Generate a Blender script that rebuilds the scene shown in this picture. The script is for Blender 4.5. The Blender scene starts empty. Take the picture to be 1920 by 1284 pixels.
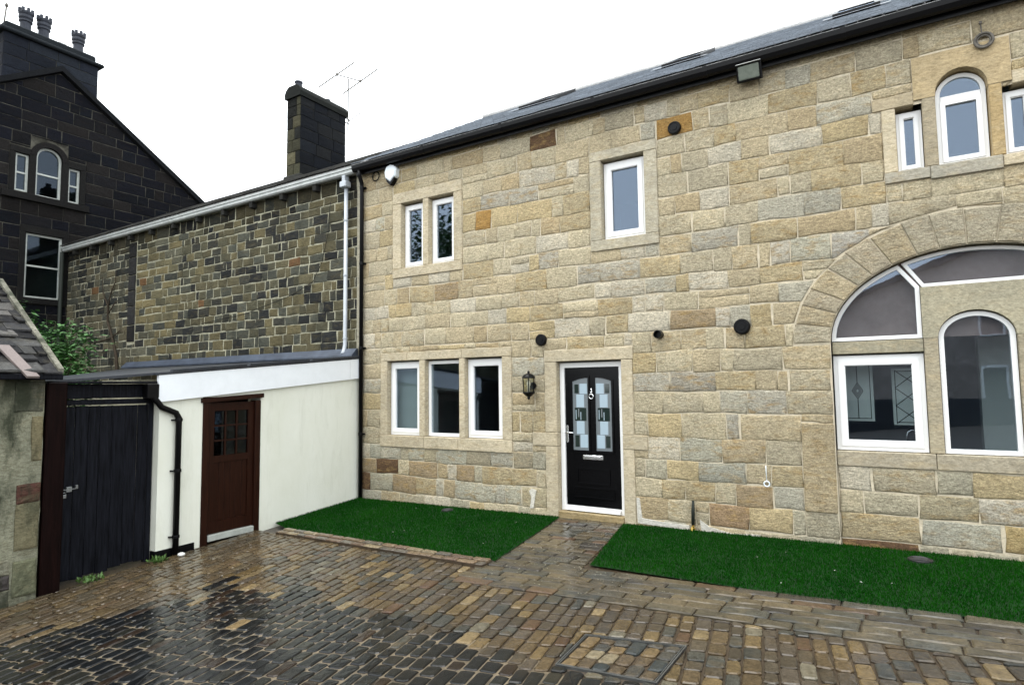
import bpy, math, random
import numpy as np
from mathutils import Vector, Matrix

R = math.radians
scene = bpy.context.scene
COL = scene.collection

# ------------------------------------------------------------------ camera
cam_d = bpy.data.cameras.new("camera")
cam = bpy.data.objects.new("camera", cam_d)
COL.objects.link(cam)
cam_d.sensor_width = 36.0
cam_d.lens = 36.0 * 1130.7 / 1920.0
cam_d.clip_start = 0.05
cam_d.clip_end = 1000
yaw, pitch, roll = R(31.372), R(4.177), R(-0.7271)
fw = Vector((-math.sin(yaw) * math.cos(pitch), math.cos(yaw) * math.cos(pitch), math.sin(pitch)))
rt = Vector((math.cos(yaw), math.sin(yaw), 0))
up = rt.cross(fw)
rt2 = rt * math.cos(roll) + up * math.sin(roll)
up2 = -rt * math.sin(roll) + up * math.cos(roll)
m = Matrix((rt2, up2, -fw)).transposed().to_4x4()
m.translation = Vector((0, -7.6, 1.75))
cam.matrix_world = m
scene.camera = cam
CAM = np.array([0, -7.6, 1.75])

# ------------------------------------------------------------------ light
SUN_EL, SUN_AZ = R(73), R(200)          # azimuth measured from +Y clockwise
world = bpy.data.worlds.new("World")
scene.world = world
world.use_nodes = True
wn = world.node_tree.nodes
wl = world.node_tree.links
wn.clear()
wo = wn.new("ShaderNodeOutputWorld")
wb = wn.new("ShaderNodeBackground")
sky = wn.new("ShaderNodeTexSky")
sky.sky_type = 'NISHITA'
sky.sun_disc = False
sky.sun_elevation = SUN_EL
sky.sun_rotation = SUN_AZ
hs = wn.new("ShaderNodeHueSaturation")
hs.inputs["Saturation"].default_value = 0.25
mixw = wn.new("ShaderNodeMixRGB")
mixw.inputs[0].default_value = 0.85
mixw.inputs[2].default_value = (15.6, 16.4, 17.0, 1)      # even overcast cloud
wl.new(sky.outputs[0], hs.inputs["Color"])
wl.new(hs.outputs[0], mixw.inputs[1])
wl.new(mixw.outputs[0], wb.inputs[0])
wb.inputs[1].default_value = 0.1
wl.new(wb.outputs[0], wo.inputs[0])

sd = bpy.data.lights.new("sun", 'SUN')
sd.energy = 1.3
sd.angle = R(35)
sd.color = (1.0, 0.96, 0.9)
sun = bpy.data.objects.new("sun", sd)
COL.objects.link(sun)
sdir = Vector((math.sin(SUN_AZ) * math.cos(SUN_EL), math.cos(SUN_AZ) * math.cos(SUN_EL), math.sin(SUN_EL)))
sun.rotation_euler = (-sdir).to_track_quat('-Z', 'Y').to_euler()
sun.location = (0, -10, 20)

scene.view_settings.view_transform = 'Standard'
scene.view_settings.look = 'None'
scene.view_settings.exposure = 1.0
scene.view_settings.gamma = 1.0
scene.view_settings.use_curve_mapping = False
scene.render.engine = 'CYCLES'

rnd = random.Random(7)

# ------------------------------------------------------------------ materials
def new_mat(name):
    mt = bpy.data.materials.new(name)
    mt.use_nodes = True
    nt = mt.node_tree
    nt.nodes.clear()
    out = nt.nodes.new("ShaderNodeOutputMaterial")
    b = nt.nodes.new("ShaderNodeBsdfPrincipled")
    nt.links.new(b.outputs[0], out.inputs[0])
    return mt, nt, b, out

def nd(nt, t, **kw):
    n = nt.nodes.new(t)
    for k, v in kw.items():
        if k.startswith("i_"):
            key = k[2:]
            key = int(key) if key.isdigit() else key
            n.inputs[key].default_value = v
        else:
            setattr(n, k, v)
    return n

def noise(nt, vec, scale, detail=4, rough=0.6, dist=0.0):
    n = nd(nt, "ShaderNodeTexNoise")
    n.inputs["Scale"].default_value = scale
    n.inputs["Detail"].default_value = detail
    n.inputs["Roughness"].default_value = rough
    n.inputs["Distortion"].default_value = dist
    nt.links.new(vec, n.inputs["Vector"])
    return n.outputs["Fac"]

def ramp(nt, fac, p0, p1, c0=(0, 0, 0, 1), c1=(1, 1, 1, 1)):
    r = nd(nt, "ShaderNodeValToRGB")
    r.color_ramp.elements[0].position = p0
    r.color_ramp.elements[1].position = p1
    r.color_ramp.elements[0].color = c0
    r.color_ramp.elements[1].color = c1
    nt.links.new(fac, r.inputs[0])
    return r.outputs[0]

def mix(nt, fac, a, b, mode='MIX'):
    n = nd(nt, "ShaderNodeMixRGB", blend_type=mode)
    for i, v in ((0, fac), (1, a), (2, b)):
        if isinstance(v, (int, float)):
            n.inputs[i].default_value = v
        elif isinstance(v, tuple):
            n.inputs[i].default_value = v
        else:
            nt.links.new(v, n.inputs[i])
    return n.outputs[0]

def math_n(nt, op, a, b=None):
    n = nd(nt, "ShaderNodeMath", operation=op)
    for i, v in ((0, a), (1, b)):
        if v is None:
            continue
        if isinstance(v, (int, float)):
            n.inputs[i].default_value = v
        else:
            nt.links.new(v, n.inputs[i])
    return n.outputs[0]

def world_pos(nt, scale=(1, 1, 1)):
    g = nd(nt, "ShaderNodeNewGeometry")
    mp = nd(nt, "ShaderNodeMapping")
    mp.inputs["Scale"].default_value = scale
    nt.links.new(g.outputs["Position"], mp.inputs["Vector"])
    return mp.outputs[0]

def bump(nt, b, h, strength=0.5, dist=0.01):
    n = nd(nt, "ShaderNodeBump")
    n.inputs["Strength"].default_value = strength
    n.inputs["Distance"].default_value = dist
    nt.links.new(h, n.inputs["Height"])
    nt.links.new(n.outputs[0], b.inputs["Normal"])

def stone_mat(name, patch, grain=0.35, rough=0.85, bstr=0.7, bdist=0.012, tool=0.0, wet=None, dirt=None):
    """stone whose own colour sits in the 'col' attribute (alpha = how patchy it is)"""
    mt, nt, b, out = new_mat(name)
    at = nd(nt, "ShaderNodeAttribute", attribute_name="col")
    p = world_pos(nt)
    ph = world_pos(nt, (1.0, 1.0, 2.6))
    n1 = noise(nt, ph, 5.5, 5, 0.65, 0.4)
    n2 = noise(nt, p, 60, 5, 0.75)
    n3 = noise(nt, p, 2.2, 3, 0.5)
    n4 = noise(nt, ph, 19, 6, 0.78, 0.5)
    msk = math_n(nt, 'MULTIPLY', ramp(nt, n1, 0.5, 0.66), at.outputs["Alpha"])
    c = mix(nt, msk, at.outputs["Color"], patch)
    # grain: light and dark speckle
    g = ramp(nt, n2, 0.28, 0.74, (1 - grain, 1 - grain, 1 - grain, 1), (1 + grain * .75, 1 + grain * .75, 1 + grain * .7, 1))
    c = mix(nt, 1.0, c, g, 'MULTIPLY')
    g4 = ramp(nt, n4, 0.32, 0.70, (0.56, 0.55, 0.53, 1), (1.28, 1.28, 1.29, 1))
    c = mix(nt, 1.0, c, g4, 'MULTIPLY')
    g2 = ramp(nt, n3, 0.3, 0.7, (0.86, 0.87, 0.88, 1), (1.08, 1.07, 1.05, 1))
    c = mix(nt, 1.0, c, g2, 'MULTIPLY')
    if dirt:
        dm = ramp(nt, noise(nt, world_pos(nt, (1.2, 1.2, 0.5)), 2.3, 5, 0.7), dirt[1], dirt[2])
        c = mix(nt, math_n(nt, 'MULTIPLY', dm, dirt[3]), c, dirt[0])
    nt.links.new(c, b.inputs["Base Color"])
    h = mix(nt, 0.45, noise(nt, ph, 15, 7, 0.75, 0.3), noise(nt, p, 48, 6, 0.8, 0.2))
    if tool:
        w = nd(nt, "ShaderNodeTexWave", wave_type='BANDS', bands_direction='DIAGONAL')
        w.inputs["Scale"].default_value = 14
        w.inputs["Distortion"].default_value = 6
        w.inputs["Detail"].default_value = 3
        nt.links.new(p, w.inputs["Vector"])
        h = mix(nt, tool, h, w.outputs["Fac"])
    bump(nt, b, h, bstr, bdist)
    if wet:
        rw = ramp(nt, noise(nt, p, 1.3, 4, 0.6), 0.38, 0.62, (wet[0],) * 3 + (1,), (wet[1],) * 3 + (1,))
        rg = mix(nt, 0.35, rw, ramp(nt, noise(nt, p, 35, 4, 0.7), 0.3, 0.7, (wet[0],) * 3 + (1,), (wet[1],) * 3 + (1,)))
        nt.links.new(rg, b.inputs["Roughness"])
        b.inputs["Specular IOR Level"].default_value = 0.24
    else:
        b.inputs["Roughness"].default_value = rough
        b.inputs["Specular IOR Level"].default_value = 0.15
    return mt

def plain(name, col, rough=0.5, spec=0.5, metal=0.0, var=0.0, vscale=8, bstr=0.0, bscale=60, bdist=0.004, vs=(1, 1, 1), col2=None):
    mt, nt, b, out = new_mat(name)
    c4 = tuple(col) + (1,)
    if var or col2:
        p = world_pos(nt, vs)
        f = ramp(nt, noise(nt, p, vscale, 6, 0.65, 0.2), 0.3, 0.7)
        a = tuple(x * (1 - var) for x in col) + (1,)
        e = (tuple(col2) if col2 else tuple(min(1, x * (1 + var)) for x in col)) + (1,)
        nt.links.new(mix(nt, f, a, e), b.inputs["Base Color"])
    else:
        b.inputs["Base Color"].default_value = c4
    b.inputs["Roughness"].default_value = rough
    b.inputs["Specular IOR Level"].default_value = spec
    b.inputs["Metallic"].default_value = metal
    if bstr:
        bump(nt, b, noise(nt, world_pos(nt, vs), bscale, 5, 0.65), bstr, bdist)
    return mt

M = {}
M['stone'] = stone_mat('sandstone', (0.43, 0.29, 0.12, 1), 0.5, 0.9, 1.0, 0.05)
M['ashlar'] = stone_mat('dressed_sandstone', (0.42, 0.34, 0.21, 1), 0.2, 0.85, 0.35, 0.006, 0.25)
M['mortar'] = plain('lime_mortar', (0.53, 0.465, 0.345), 0.95, 0.2, var=0.2, vscale=14, bstr=0.8, bscale=70, bdist=0.01)
M['oldstone'] = stone_mat('weathered_stone', (0.13, 0.105, 0.055, 1), 0.45, 0.85, 0.9, 0.015, dirt=((0.016, 0.017, 0.013, 1), 0.50, 0.72, 0.6))
M['oldmortar'] = plain('old_pointing', (0.42, 0.40, 0.30), 0.95, 0.2, var=0.6, vscale=4, bstr=0.7, bscale=60, bdist=0.01)
M['soot'] = stone_mat('sooty_ashlar', (0.012, 0.009, 0.007, 1), 0.5, 0.95, 1.0, 0.03)
M['sootmortar'] = plain('grey_pointing', (0.06, 0.057, 0.046), 0.95, 0.1, var=0.85, vscale=3)
M['sett'] = stone_mat('wet_setts', (0.075, 0.052, 0.028, 1), 0.5, 0.4, 0.3, 0.006, wet=(0.03, 0.26))
M['flag'] = stone_mat('wet_flags', (0.12, 0.09, 0.05, 1), 0.35, 0.4, 0.25, 0.005, wet=(0.05, 0.3))
M['bed_dark'] = plain('wet_joint_earth', (0.045, 0.032, 0.02), 0.35, 0.4, var=0.5, vscale=11, bstr=0.6, bscale=80, bdist=0.01)
M['bed_pale'] = plain('wet_joint_mortar', (0.105, 0.083, 0.054), 0.4, 0.3, var=0.7, vscale=6, bstr=0.6, bscale=80, bdist=0.01)
M['ground'] = plain('yard_earth', (0.07, 0.06, 0.05), 0.6, 0.4, var=0.4, vscale=3, bstr=0.6, bscale=20, bdist=0.02)
M['upvc'] = plain('white_upvc', (0.80, 0.80, 0.79), 0.3, 0.5)
M['white_paint'] = plain('white_render', (0.76, 0.77, 0.69), 0.75, 0.3, var=0.0, col2=(0.68, 0.69, 0.59), vscale=1.6, bstr=0.4, bscale=40, bdist=0.006, vs=(1, 1, .6))
M['white_board'] = plain('white_fascia_board', (0.78, 0.81, 0.84), 0.5, 0.4, var=0.04, vscale=5)
M['black_gloss'] = plain('black_composite', (0.002, 0.002, 0.0025), 0.2, 0.15, bstr=0.08, bscale=60, bdist=0.002, vs=(4, 1, .3))
M['black_plastic'] = plain('black_plastic', (0.003, 0.003, 0.0035), 0.35, 0.15)
M['black_gate'] = plain('black_stained_boards', (0.002, 0.0024, 0.0035), 0.45, 0.06, var=0.5, vscale=9, bstr=0.6, bscale=25, bdist=0.006, vs=(2, 6, .35), col2=(0.012, 0.013, 0.018))
nt = M['black_gate'].node_tree
b = nt.nodes["Principled BSDF"]
src = b.inputs["Base Color"].links[0].from_socket
fl_ = ramp(nt, noise(nt, world_pos(nt, (14, 14, 3.0)), 2.6, 5, 0.7), 0.735, 0.76)
nt.links.new(mix(nt, fl_, src, (0.14, 0.14, 0.135, 1)), b.inputs["Base Color"])
M['dark_wood'] = plain('dark_red_timber', (0.0045, 0.0020, 0.0018), 0.5, 0.05, var=0.4, vscale=6, bstr=0.5, bscale=25, bdist=0.005, vs=(2, 4, .4), col2=(0.009, 0.0035, 0.003))
M['door_wood'] = plain('brown_stained_wood', (0.014, 0.004, 0.002), 0.4, 0.15, var=0.3, vscale=9, bstr=0.3, bscale=30, bdist=0.003, vs=(3, 5, .3), col2=(0.026, 0.008, 0.004))
M['chrome'] = plain('chrome', (0.75, 0.76, 0.78), 0.15, 0.5, 1.0)
M['steel'] = plain('galvanised_steel', (0.22, 0.23, 0.23), 0.45, 0.5, 1.0, var=0.2)
M['lead'] = plain('lead_sheet', (0.05, 0.062, 0.085), 0.3, 0.4, var=0.35, vscale=4, bstr=0.3, bscale=12)
M['felt'] = plain('roofing_felt', (0.03, 0.034, 0.042), 0.35, 0.35, var=0.3, vscale=5, bstr=0.4, bscale=90)
M['slate'] = stone_mat('wet_slate', (0.06, 0.06, 0.07, 1), 0.3, 0.4, 0.4, 0.006, wet=(0.12, 0.3))
M['stoneslate'] = stone_mat('stone_slate', (0.09, 0.08, 0.055, 1), 0.5, 0.85, 1.0, 0.03)
M['gutter_white'] = plain('white_gutter', (0.46, 0.48, 0.46), 0.35, 0.5, var=0.2, vscale=7, vs=(1, 1, 1))
M['pipe_grey'] = plain('grey_plastic', (0.42, 0.45, 0.48), 0.35, 0.5, var=0.1, vscale=6)
M['sash_paint'] = plain('aged_white_paint', (0.36, 0.38, 0.35), 0.5, 0.4, var=0.2, vscale=9)
M['frosted'] = plain('frosted_glass', (0.33, 0.42, 0.48), 0.25, 0.6)
M['cames'] = plain('bevelled_border_glass', (0.14, 0.16, 0.17), 0.2, 0.6)
M['clearblk'] = plain('dark_bevel_glass', (0.015, 0.025, 0.022), 0.05, 0.6)
M['room'] = plain('room_plaster', (0.42, 0.44, 0.42), 0.9, 0.2)
M['roomdark'] = plain('dark_worktop', (0.03, 0.035, 0.045), 0.3, 0.5)
M['wall_reflection'] = plain('painted_wall_reflection', (0.30, 0.34, 0.32), 0.8, 0.2)  # colour imitates the white lean-to wall reflected in a pane
M['pane_tone'] = plain('added_pane_tone', (0.30, 0.215, 0.20), 0.8, 0.2, var=0.15, vscale=3)  # colour put behind the arch's upper panes to lift their tone
M['pale_glass'] = plain('pale_obscured_glass', (0.62, 0.66, 0.62), 0.4, 0.4)
M['grit'] = plain('pale_grit', (0.30, 0.28, 0.20), 0.6, 0.3)
M['brass'] = plain('brass', (0.55, 0.38, 0.10), 0.3, 0.5, 1.0)
M['earthpipe'] = plain('dark_pipe_lagging', (0.012, 0.016, 0.012), 0.7, 0.3)
M['clay'] = plain('clay_pot', (0.03, 0.034, 0.045), 0.7, 0.3, var=0.4, vscale=7, bstr=0.4, bscale=30)
M['leaf'] = plain('leaf_green', (0.03, 0.10, 0.022), 0.5, 0.25, var=0.6, vscale=9, col2=(0.085, 0.22, 0.055))
M['weed'] = plain('weed_green', (0.07, 0.14, 0.03), 0.5, 0.4, var=0.3)
M['bark'] = plain('bark', (0.04, 0.03, 0.02), 0.9, 0.2, var=0.3)
M['grass'] = plain('artificial_turf', (0.003, 0.044, 0.003), 0.8, 0.0, var=0.0, vscale=1.3, col2=(0.010, 0.072, 0.005))
nt = M['grass'].node_tree
b = nt.nodes["Principled BSDF"]
src = b.inputs["Base Color"].links[0].from_socket
c1 = mix(nt, 1.0, src, ramp(nt, noise(nt, world_pos(nt), 140, 3, 0.7), 0.3, 0.7, (0.45, 0.5, 0.5, 1), (1.7, 1.5, 1.4, 1)), 'MULTIPLY')
nt.links.new(c1, b.inputs["Base Color"])
nt = M['white_paint'].node_tree
b = nt.nodes["Principled BSDF"]
src = b.inputs["Base Color"].links[0].from_socket
st = math_n(nt, 'MULTIPLY', ramp(nt, noise(nt, world_pos(nt, (1, 2.2, .45)), 2.4, 7, 0.7, 0.4), 0.52, 0.78), 0.4)
nt.links.new(mix(nt, st, src, (0.46, 0.47, 0.37, 1)), b.inputs["Base Color"])
M['turf_base'] = plain('turf_backing', (0.003, 0.022, 0.003), 0.8, 0.2, var=0.3, vscale=4)
M['litter'] = plain('white_scrap', (0.75, 0.75, 0.72), 0.6, 0.3)
M['roughcast'] = stone_mat('flaking_render', (0.17, 0.15, 0.09, 1), 0.3, 0.9, 1.0, 0.02, dirt=((0.03, 0.035, 0.022, 1), 0.44, 0.60, 0.9))
M['plank'] = plain('pinkish_bare_plank', (0.17, 0.14, 0.13), 0.6, 0.3, var=0.2, vscale=12, vs=(1, 6, 6))
M['lamp_glass'] = plain('floodlight_glass', (0.16, 0.18, 0.15), 0.12, 0.6, var=0.2, vscale=12)
M['alarm'] = plain('alarm_white', (0.72, 0.78, 0.82), 0.35, 0.5)
M['fardark'] = plain('far_stone_wall', (0.36, 0.31, 0.27), 0.9, 0.2, var=0.35, vscale=2.5)
M['farrender'] = plain('far_pale_render', (0.42, 0.41, 0.37), 0.9, 0.2, var=0.1, vscale=2)
M['iron'] = plain('cast_iron', (0.015, 0.015, 0.016), 0.45, 0.5, var=0.3, vscale=20, bstr=0.4, bscale=60)
M['rope'] = plain('grey_cable', (0.22, 0.21, 0.18), 0.7, 0.3)
M['rust'] = plain('rusty_iron', (0.10, 0.09, 0.075), 0.7, 0.4, var=0.5, vscale=25)

def glass_mat(name, ior=1.8, tint=(0.80, 0.84, 0.85)):
    mt = bpy.data.materials.new(name)
    mt.use_nodes = True
    nt = mt.node_tree
    nt.nodes.clear()
    out = nt.nodes.new("ShaderNodeOutputMaterial")
    tr = nd(nt, "ShaderNodeBsdfTransparent")
    tr.inputs[0].default_value = tint + (1,)
    gl = nd(nt, "ShaderNodeBsdfGlossy")
    gl.inputs["Color"].default_value = (0.66, 0.79, 1.0, 1)
    gl.inputs["Roughness"].default_value = 0.015
    lw = nd(nt, "ShaderNodeLayerWeight")
    lw.inputs["Blend"].default_value = 0.5
    r0 = ((ior - 1) / (ior + 1)) ** 2
    fac = math_n(nt, 'ADD', math_n(nt, 'MULTIPLY', math_n(nt, 'POWER', lw.outputs["Facing"], 5.0), 1 - r0), r0)
    bp = nd(nt, "ShaderNodeBump")
    bp.inputs["Strength"].default_value = 0.02
    bp.inputs["Distance"].default_value = 0.02
    nt.links.new(noise(nt, world_pos(nt), 3.0, 2, 0.5), bp.inputs["Height"])
    nt.links.new(bp.outputs[0], gl.inputs["Normal"])
    ms = nd(nt, "ShaderNodeMixShader")
    nt.links.new(fac, ms.inputs[0])
    nt.links.new(tr.outputs[0], ms.inputs[1])
    nt.links.new(gl.outputs[0], ms.inputs[2])
    nt.links.new(ms.outputs[0], out.inputs[0])
    return mt
M['glass'] = glass_mat('window_glass')
M['oldglass'] = glass_mat('old_window_glass', 1.4, (0.5, 0.55, 0.55))
M['lantern_glass'] = glass_mat('lantern_glass', 1.5, (0.8, 0.8, 0.7))

# ------------------------------------------------------------------ mesh builder
WORLD_LOC = {}

class MB:
    def __init__(self):
        self.v = []
        self.f = []
        self.c = []
        self.col = (0.5, 0.5, 0.5, 0.0)

    def vert(self, p):
        self.v.append(tuple(p))
        return len(self.v) - 1

    def face(self, idx):
        self.f.append(tuple(idx))
        self.c.append(self.col)

    def poly(self, pts):
        self.face([self.vert(p) for p in pts])

    def box(self, x0, x1, y0, y1, z0, z1):
        i = [self.vert(p) for p in ((x0, y0, z0), (x1, y0, z0), (x1, y1, z0), (x0, y1, z0),
                                    (x0, y0, z1), (x1, y0, z1), (x1, y1, z1), (x0, y1, z1))]
        for q in ((0, 3, 2, 1), (4, 5, 6, 7), (0, 1, 5, 4), (1, 2, 6, 5), (2, 3, 7, 6), (3, 0, 4, 7)):
            self.face([i[k] for k in q])
        return self

    def bbox(self, x0, x1, y0, y1, z0, z1, b=0.006):
        """box with chamfered edges"""
        P = {}
        for sx, X in ((0, x0), (1, x1)):
            for sy, Y in ((0, y0), (1, y1)):
                for sz, Z in ((0, z0), (1, z1)):
                    dx, dy, dz = (b if not sx else -b), (b if not sy else -b), (b if not sz else -b)
                    P[sx, sy, sz] = (self.vert((X, Y + dy, Z + dz)), self.vert((X + dx, Y, Z + dz)), self.vert((X + dx, Y + dy, Z)))
        for sx in (0, 1):
            self.face([P[sx, a, c][0] for a, c in ((0, 0), (1, 0), (1, 1), (0, 1))])
        for sy in (0, 1):
            self.face([P[a, sy, c][1] for a, c in ((0, 0), (1, 0), (1, 1), (0, 1))])
        for sz in (0, 1):
            self.face([P[a, c, sz][2] for a, c in ((0, 0), (1, 0), (1, 1), (0, 1))])
        for a in (0, 1):
            for c in (0, 1):
                self.face([P[0, a, c][1], P[1, a, c][1], P[1, a, c][2], P[0, a, c][2]])
                self.face([P[a, 0, c][0], P[a, 1, c][0], P[a, 1, c][2], P[a, 0, c][2]])
                self.face([P[a, c, 0][0], P[a, c, 1][0], P[a, c, 1][1], P[a, c, 0][1]])
                for d in (0, 1):
                    self.face([P[a, c, d][0], P[a, c, d][1], P[a, c, d][2]])
        return self

    def prism(self, poly, d0, d1, ax):
        """poly of 2-d points extruded along axis ax ('x','y','z') from d0 to d1"""
        def to3(p, d):
            if ax == 'y':
                return (p[0], d, p[1])
            if ax == 'x':
                return (d, p[0], p[1])
            return (p[0], p[1], d)
        a = [self.vert(to3(p, d0)) for p in poly]
        b = [self.vert(to3(p, d1)) for p in poly]
        n = len(poly)
        self.face(a[::-1])
        self.face(b)
        for i in range(n):
            self.face([a[i], a[(i + 1) % n], b[(i + 1) % n], b[i]])
        return self

    def ring(self, outer, inner, y0, y1, ax='y'):
        """frame between two polygons with the same number of points, extruded"""
        def to3(p, d):
            if ax == 'y':
                return (p[0], d, p[1])
            if ax == 'x':
                return (d, p[0], p[1])
            return (p[0], p[1], d)
        n = len(outer)
        A = [self.vert(to3(p, y0)) for p in outer]
        B = [self.vert(to3(p, y0)) for p in inner]
        C = [self.vert(to3(p, y1)) for p in outer]
        D = [self.vert(to3(p, y1)) for p in inner]
        for i in range(n):
            j = (i + 1) % n
            self.face([A[i], A[j], B[j], B[i]])
            self.face([D[i], D[j], C[j], C[i]])
            self.face([A[j], A[i], C[i], C[j]])
            self.face([B[i], B[j], D[j], D[i]])
        return self

    def tube(self, pts, r, n=10, cap=True):
        pts = [Vector(p) for p in pts]
        rr = r if isinstance(r, (list, tuple)) else [r] * len(pts)
        rings = []
        ref = None
        for i, p in enumerate(pts):
            if i == 0:
                t = pts[1] - p
            elif i == len(pts) - 1:
                t = p - pts[i - 1]
            else:
                t = (pts[i + 1] - p).normalized() + (p - pts[i - 1]).normalized()
            t.normalize()
            if ref is None:
                ref = Vector((0, 0, 1)) if abs(t.z) < 0.9 else Vector((1, 0, 0))
            u = (ref - t * ref.dot(t)).normalized()
            w = t.cross(u)
            ref = u
            rings.append([self.vert(p + (u * math.cos(2 * math.pi * k / n) + w * math.sin(2 * math.pi * k / n)) * rr[i]) for k in range(n)])
        for a, b in zip(rings[:-1], rings[1:]):
            for k in range(n):
                self.face([a[k], a[(k + 1) % n], b[(k + 1) % n], b[k]])
        if cap:
            self.face(rings[0][::-1])
            self.face(rings[-1])
        return self

    def lathe(self, c, prof, n=14, axis='z'):
        """prof: list of (radius, height) about axis through c"""
        rings = []
        for r, h in prof:
            ring = []
            for k in range(n):
                a = 2 * math.pi * k / n
                if axis == 'z':
                    q = (c[0] + r * math.cos(a), c[1] + r * math.sin(a), c[2] + h)
                elif axis == 'y':
                    q = (c[0] + r * math.cos(a), c[1] + h, c[2] + r * math.sin(a))
                else:
                    q = (c[0] + h, c[1] + r * math.cos(a), c[2] + r * math.sin(a))
                ring.append(self.vert(q))
            rings.append(ring)
        for a, b in zip(rings[:-1], rings[1:]):
            for k in range(n):
                self.face([a[k], a[(k + 1) % n], b[(k + 1) % n], b[k]])
        self.face(rings[0][::-1])
        self.face(rings[-1])
        return self

    def torus(self, c, rad, r, axis='y', n=18, m=6, a0=0, a1=2 * math.pi):
        full = abs(a1 - a0 - 2 * math.pi) < 1e-6
        pts = []
        for k in range(n + 1):
            a = a0 + (a1 - a0) * k / n
            if axis == 'y':
                pts.append((c[0] + rad * math.cos(a), c[1], c[2] + rad * math.sin(a)))
            else:
                pts.append((c[0], c[1] + rad * math.cos(a), c[2] + rad * math.sin(a)))
        self.tube(pts, r, m, cap=not full)
        return self

    def build(self, name, mat, parent=None, smooth=False, kind=None, label=None):
        V = np.array(self.v, dtype=float)
        lo, hi = V.min(0), V.max(0)
        c = np.array([(lo[0] + hi[0]) / 2, (lo[1] + hi[1]) / 2, lo[2]])
        me = bpy.data.meshes.new(name)
        me.from_pydata((V - c).tolist(), [], self.f)
        ca = me.color_attributes.new("col", 'FLOAT_COLOR', 'CORNER')
        cnt = np.array([len(f) for f in self.f])
        ca.data.foreach_set("color", np.repeat(np.array(self.c, dtype=np.float32), cnt, axis=0).ravel())
        me.materials.append(M[mat] if isinstance(mat, str) else mat)
        if smooth:
            me.polygons.foreach_set("use_smooth", [True] * len(me.polygons))
        me.update()
        o = bpy.data.objects.new(name, me)
        COL.objects.link(o)
        pl = np.zeros(3)
        if parent is not None:
            o.parent = parent
            pl = WORLD_LOC[parent.name]
        o.location = tuple(c - pl)
        WORLD_LOC[o.name] = c
        if kind:
            o["kind"] = kind
        if label:
            o["label"] = label
        return o

def fixn(o):
    """make normals consistent"""
    import bmesh
    bm = bmesh.new()
    bm.from_mesh(o.data)
    bmesh.ops.recalc_face_normals(bm, faces=bm.faces)
    bm.to_mesh(o.data)
    bm.free()
    return o

def thing(name, loc, label, cat, group=None):
    o = bpy.data.objects.new(name, None)
    o.empty_display_size = 0.2
    COL.objects.link(o)
    o.location = loc
    WORLD_LOC[o.name] = np.array(loc, dtype=float)
    o["label"] = label
    o["category"] = cat
    if group:
        o["group"] = group
    return o

def tag(o, label, cat, group=None):
    o["label"] = label
    o["category"] = cat
    if group:
        o["group"] = group
    return o

def struct_empty(name, loc):
    o = bpy.data.objects.new(name, None)
    COL.objects.link(o)
    o.location = loc
    WORLD_LOC[o.name] = np.array(loc, dtype=float)
    o["kind"] = "structure"
    return o

def offset_poly(poly, d):
    """inset a counter-clockwise convex polygon by d"""
    n = len(poly)
    out = []
    for i in range(n):
        p0, p1, p2 = poly[i - 1], poly[i], poly[(i + 1) % n]
        def nrm(a, b):
            dx, dy = b[0] - a[0], b[1] - a[1]
            l = math.hypot(dx, dy) or 1e-9
            return (-dy / l, dx / l)
        n1, n2 = nrm(p0, p1), nrm(p1, p2)
        bx, by = n1[0] + n2[0], n1[1] + n2[1]
        k = d / max(0.25, (1 + n1[0] * n2[0] + n1[1] * n2[1]))
        out.append((p1[0] + bx * k, p1[1] + by * k))
    return out

def clip(poly, nx, ny, c):
    """keep the part of poly where nx*x+ny*y >= c"""
    out = []
    n = len(poly)
    for i in range(n):
        a, b = poly[i], poly[(i + 1) % n]
        da, db = nx * a[0] + ny * a[1] - c, nx * b[0] + ny * b[1] - c
        if da >= 0:
            out.append(a)
        if (da > 0 and db < 0) or (da < 0 and db > 0):
            t = da / (da - db)
            out.append((a[0] + (b[0] - a[0]) * t, a[1] + (b[1] - a[1]) * t))
    return out

def area(poly):
    return 0.5 * sum(poly[i][0] * poly[(i + 1) % len(poly)][1] - poly[(i + 1) % len(poly)][0] * poly[i][1] for i in range(len(poly)))

def clean(poly, eps=0.004):
    out = []
    for p in poly:
        if not out or math.hypot(p[0] - out[-1][0], p[1] - out[-1][1]) > eps:
            out.append(p)
    if len(out) > 2 and math.hypot(out[0][0] - out[-1][0], out[0][1] - out[-1][1]) <= eps:
        out.pop()
    return out

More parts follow.
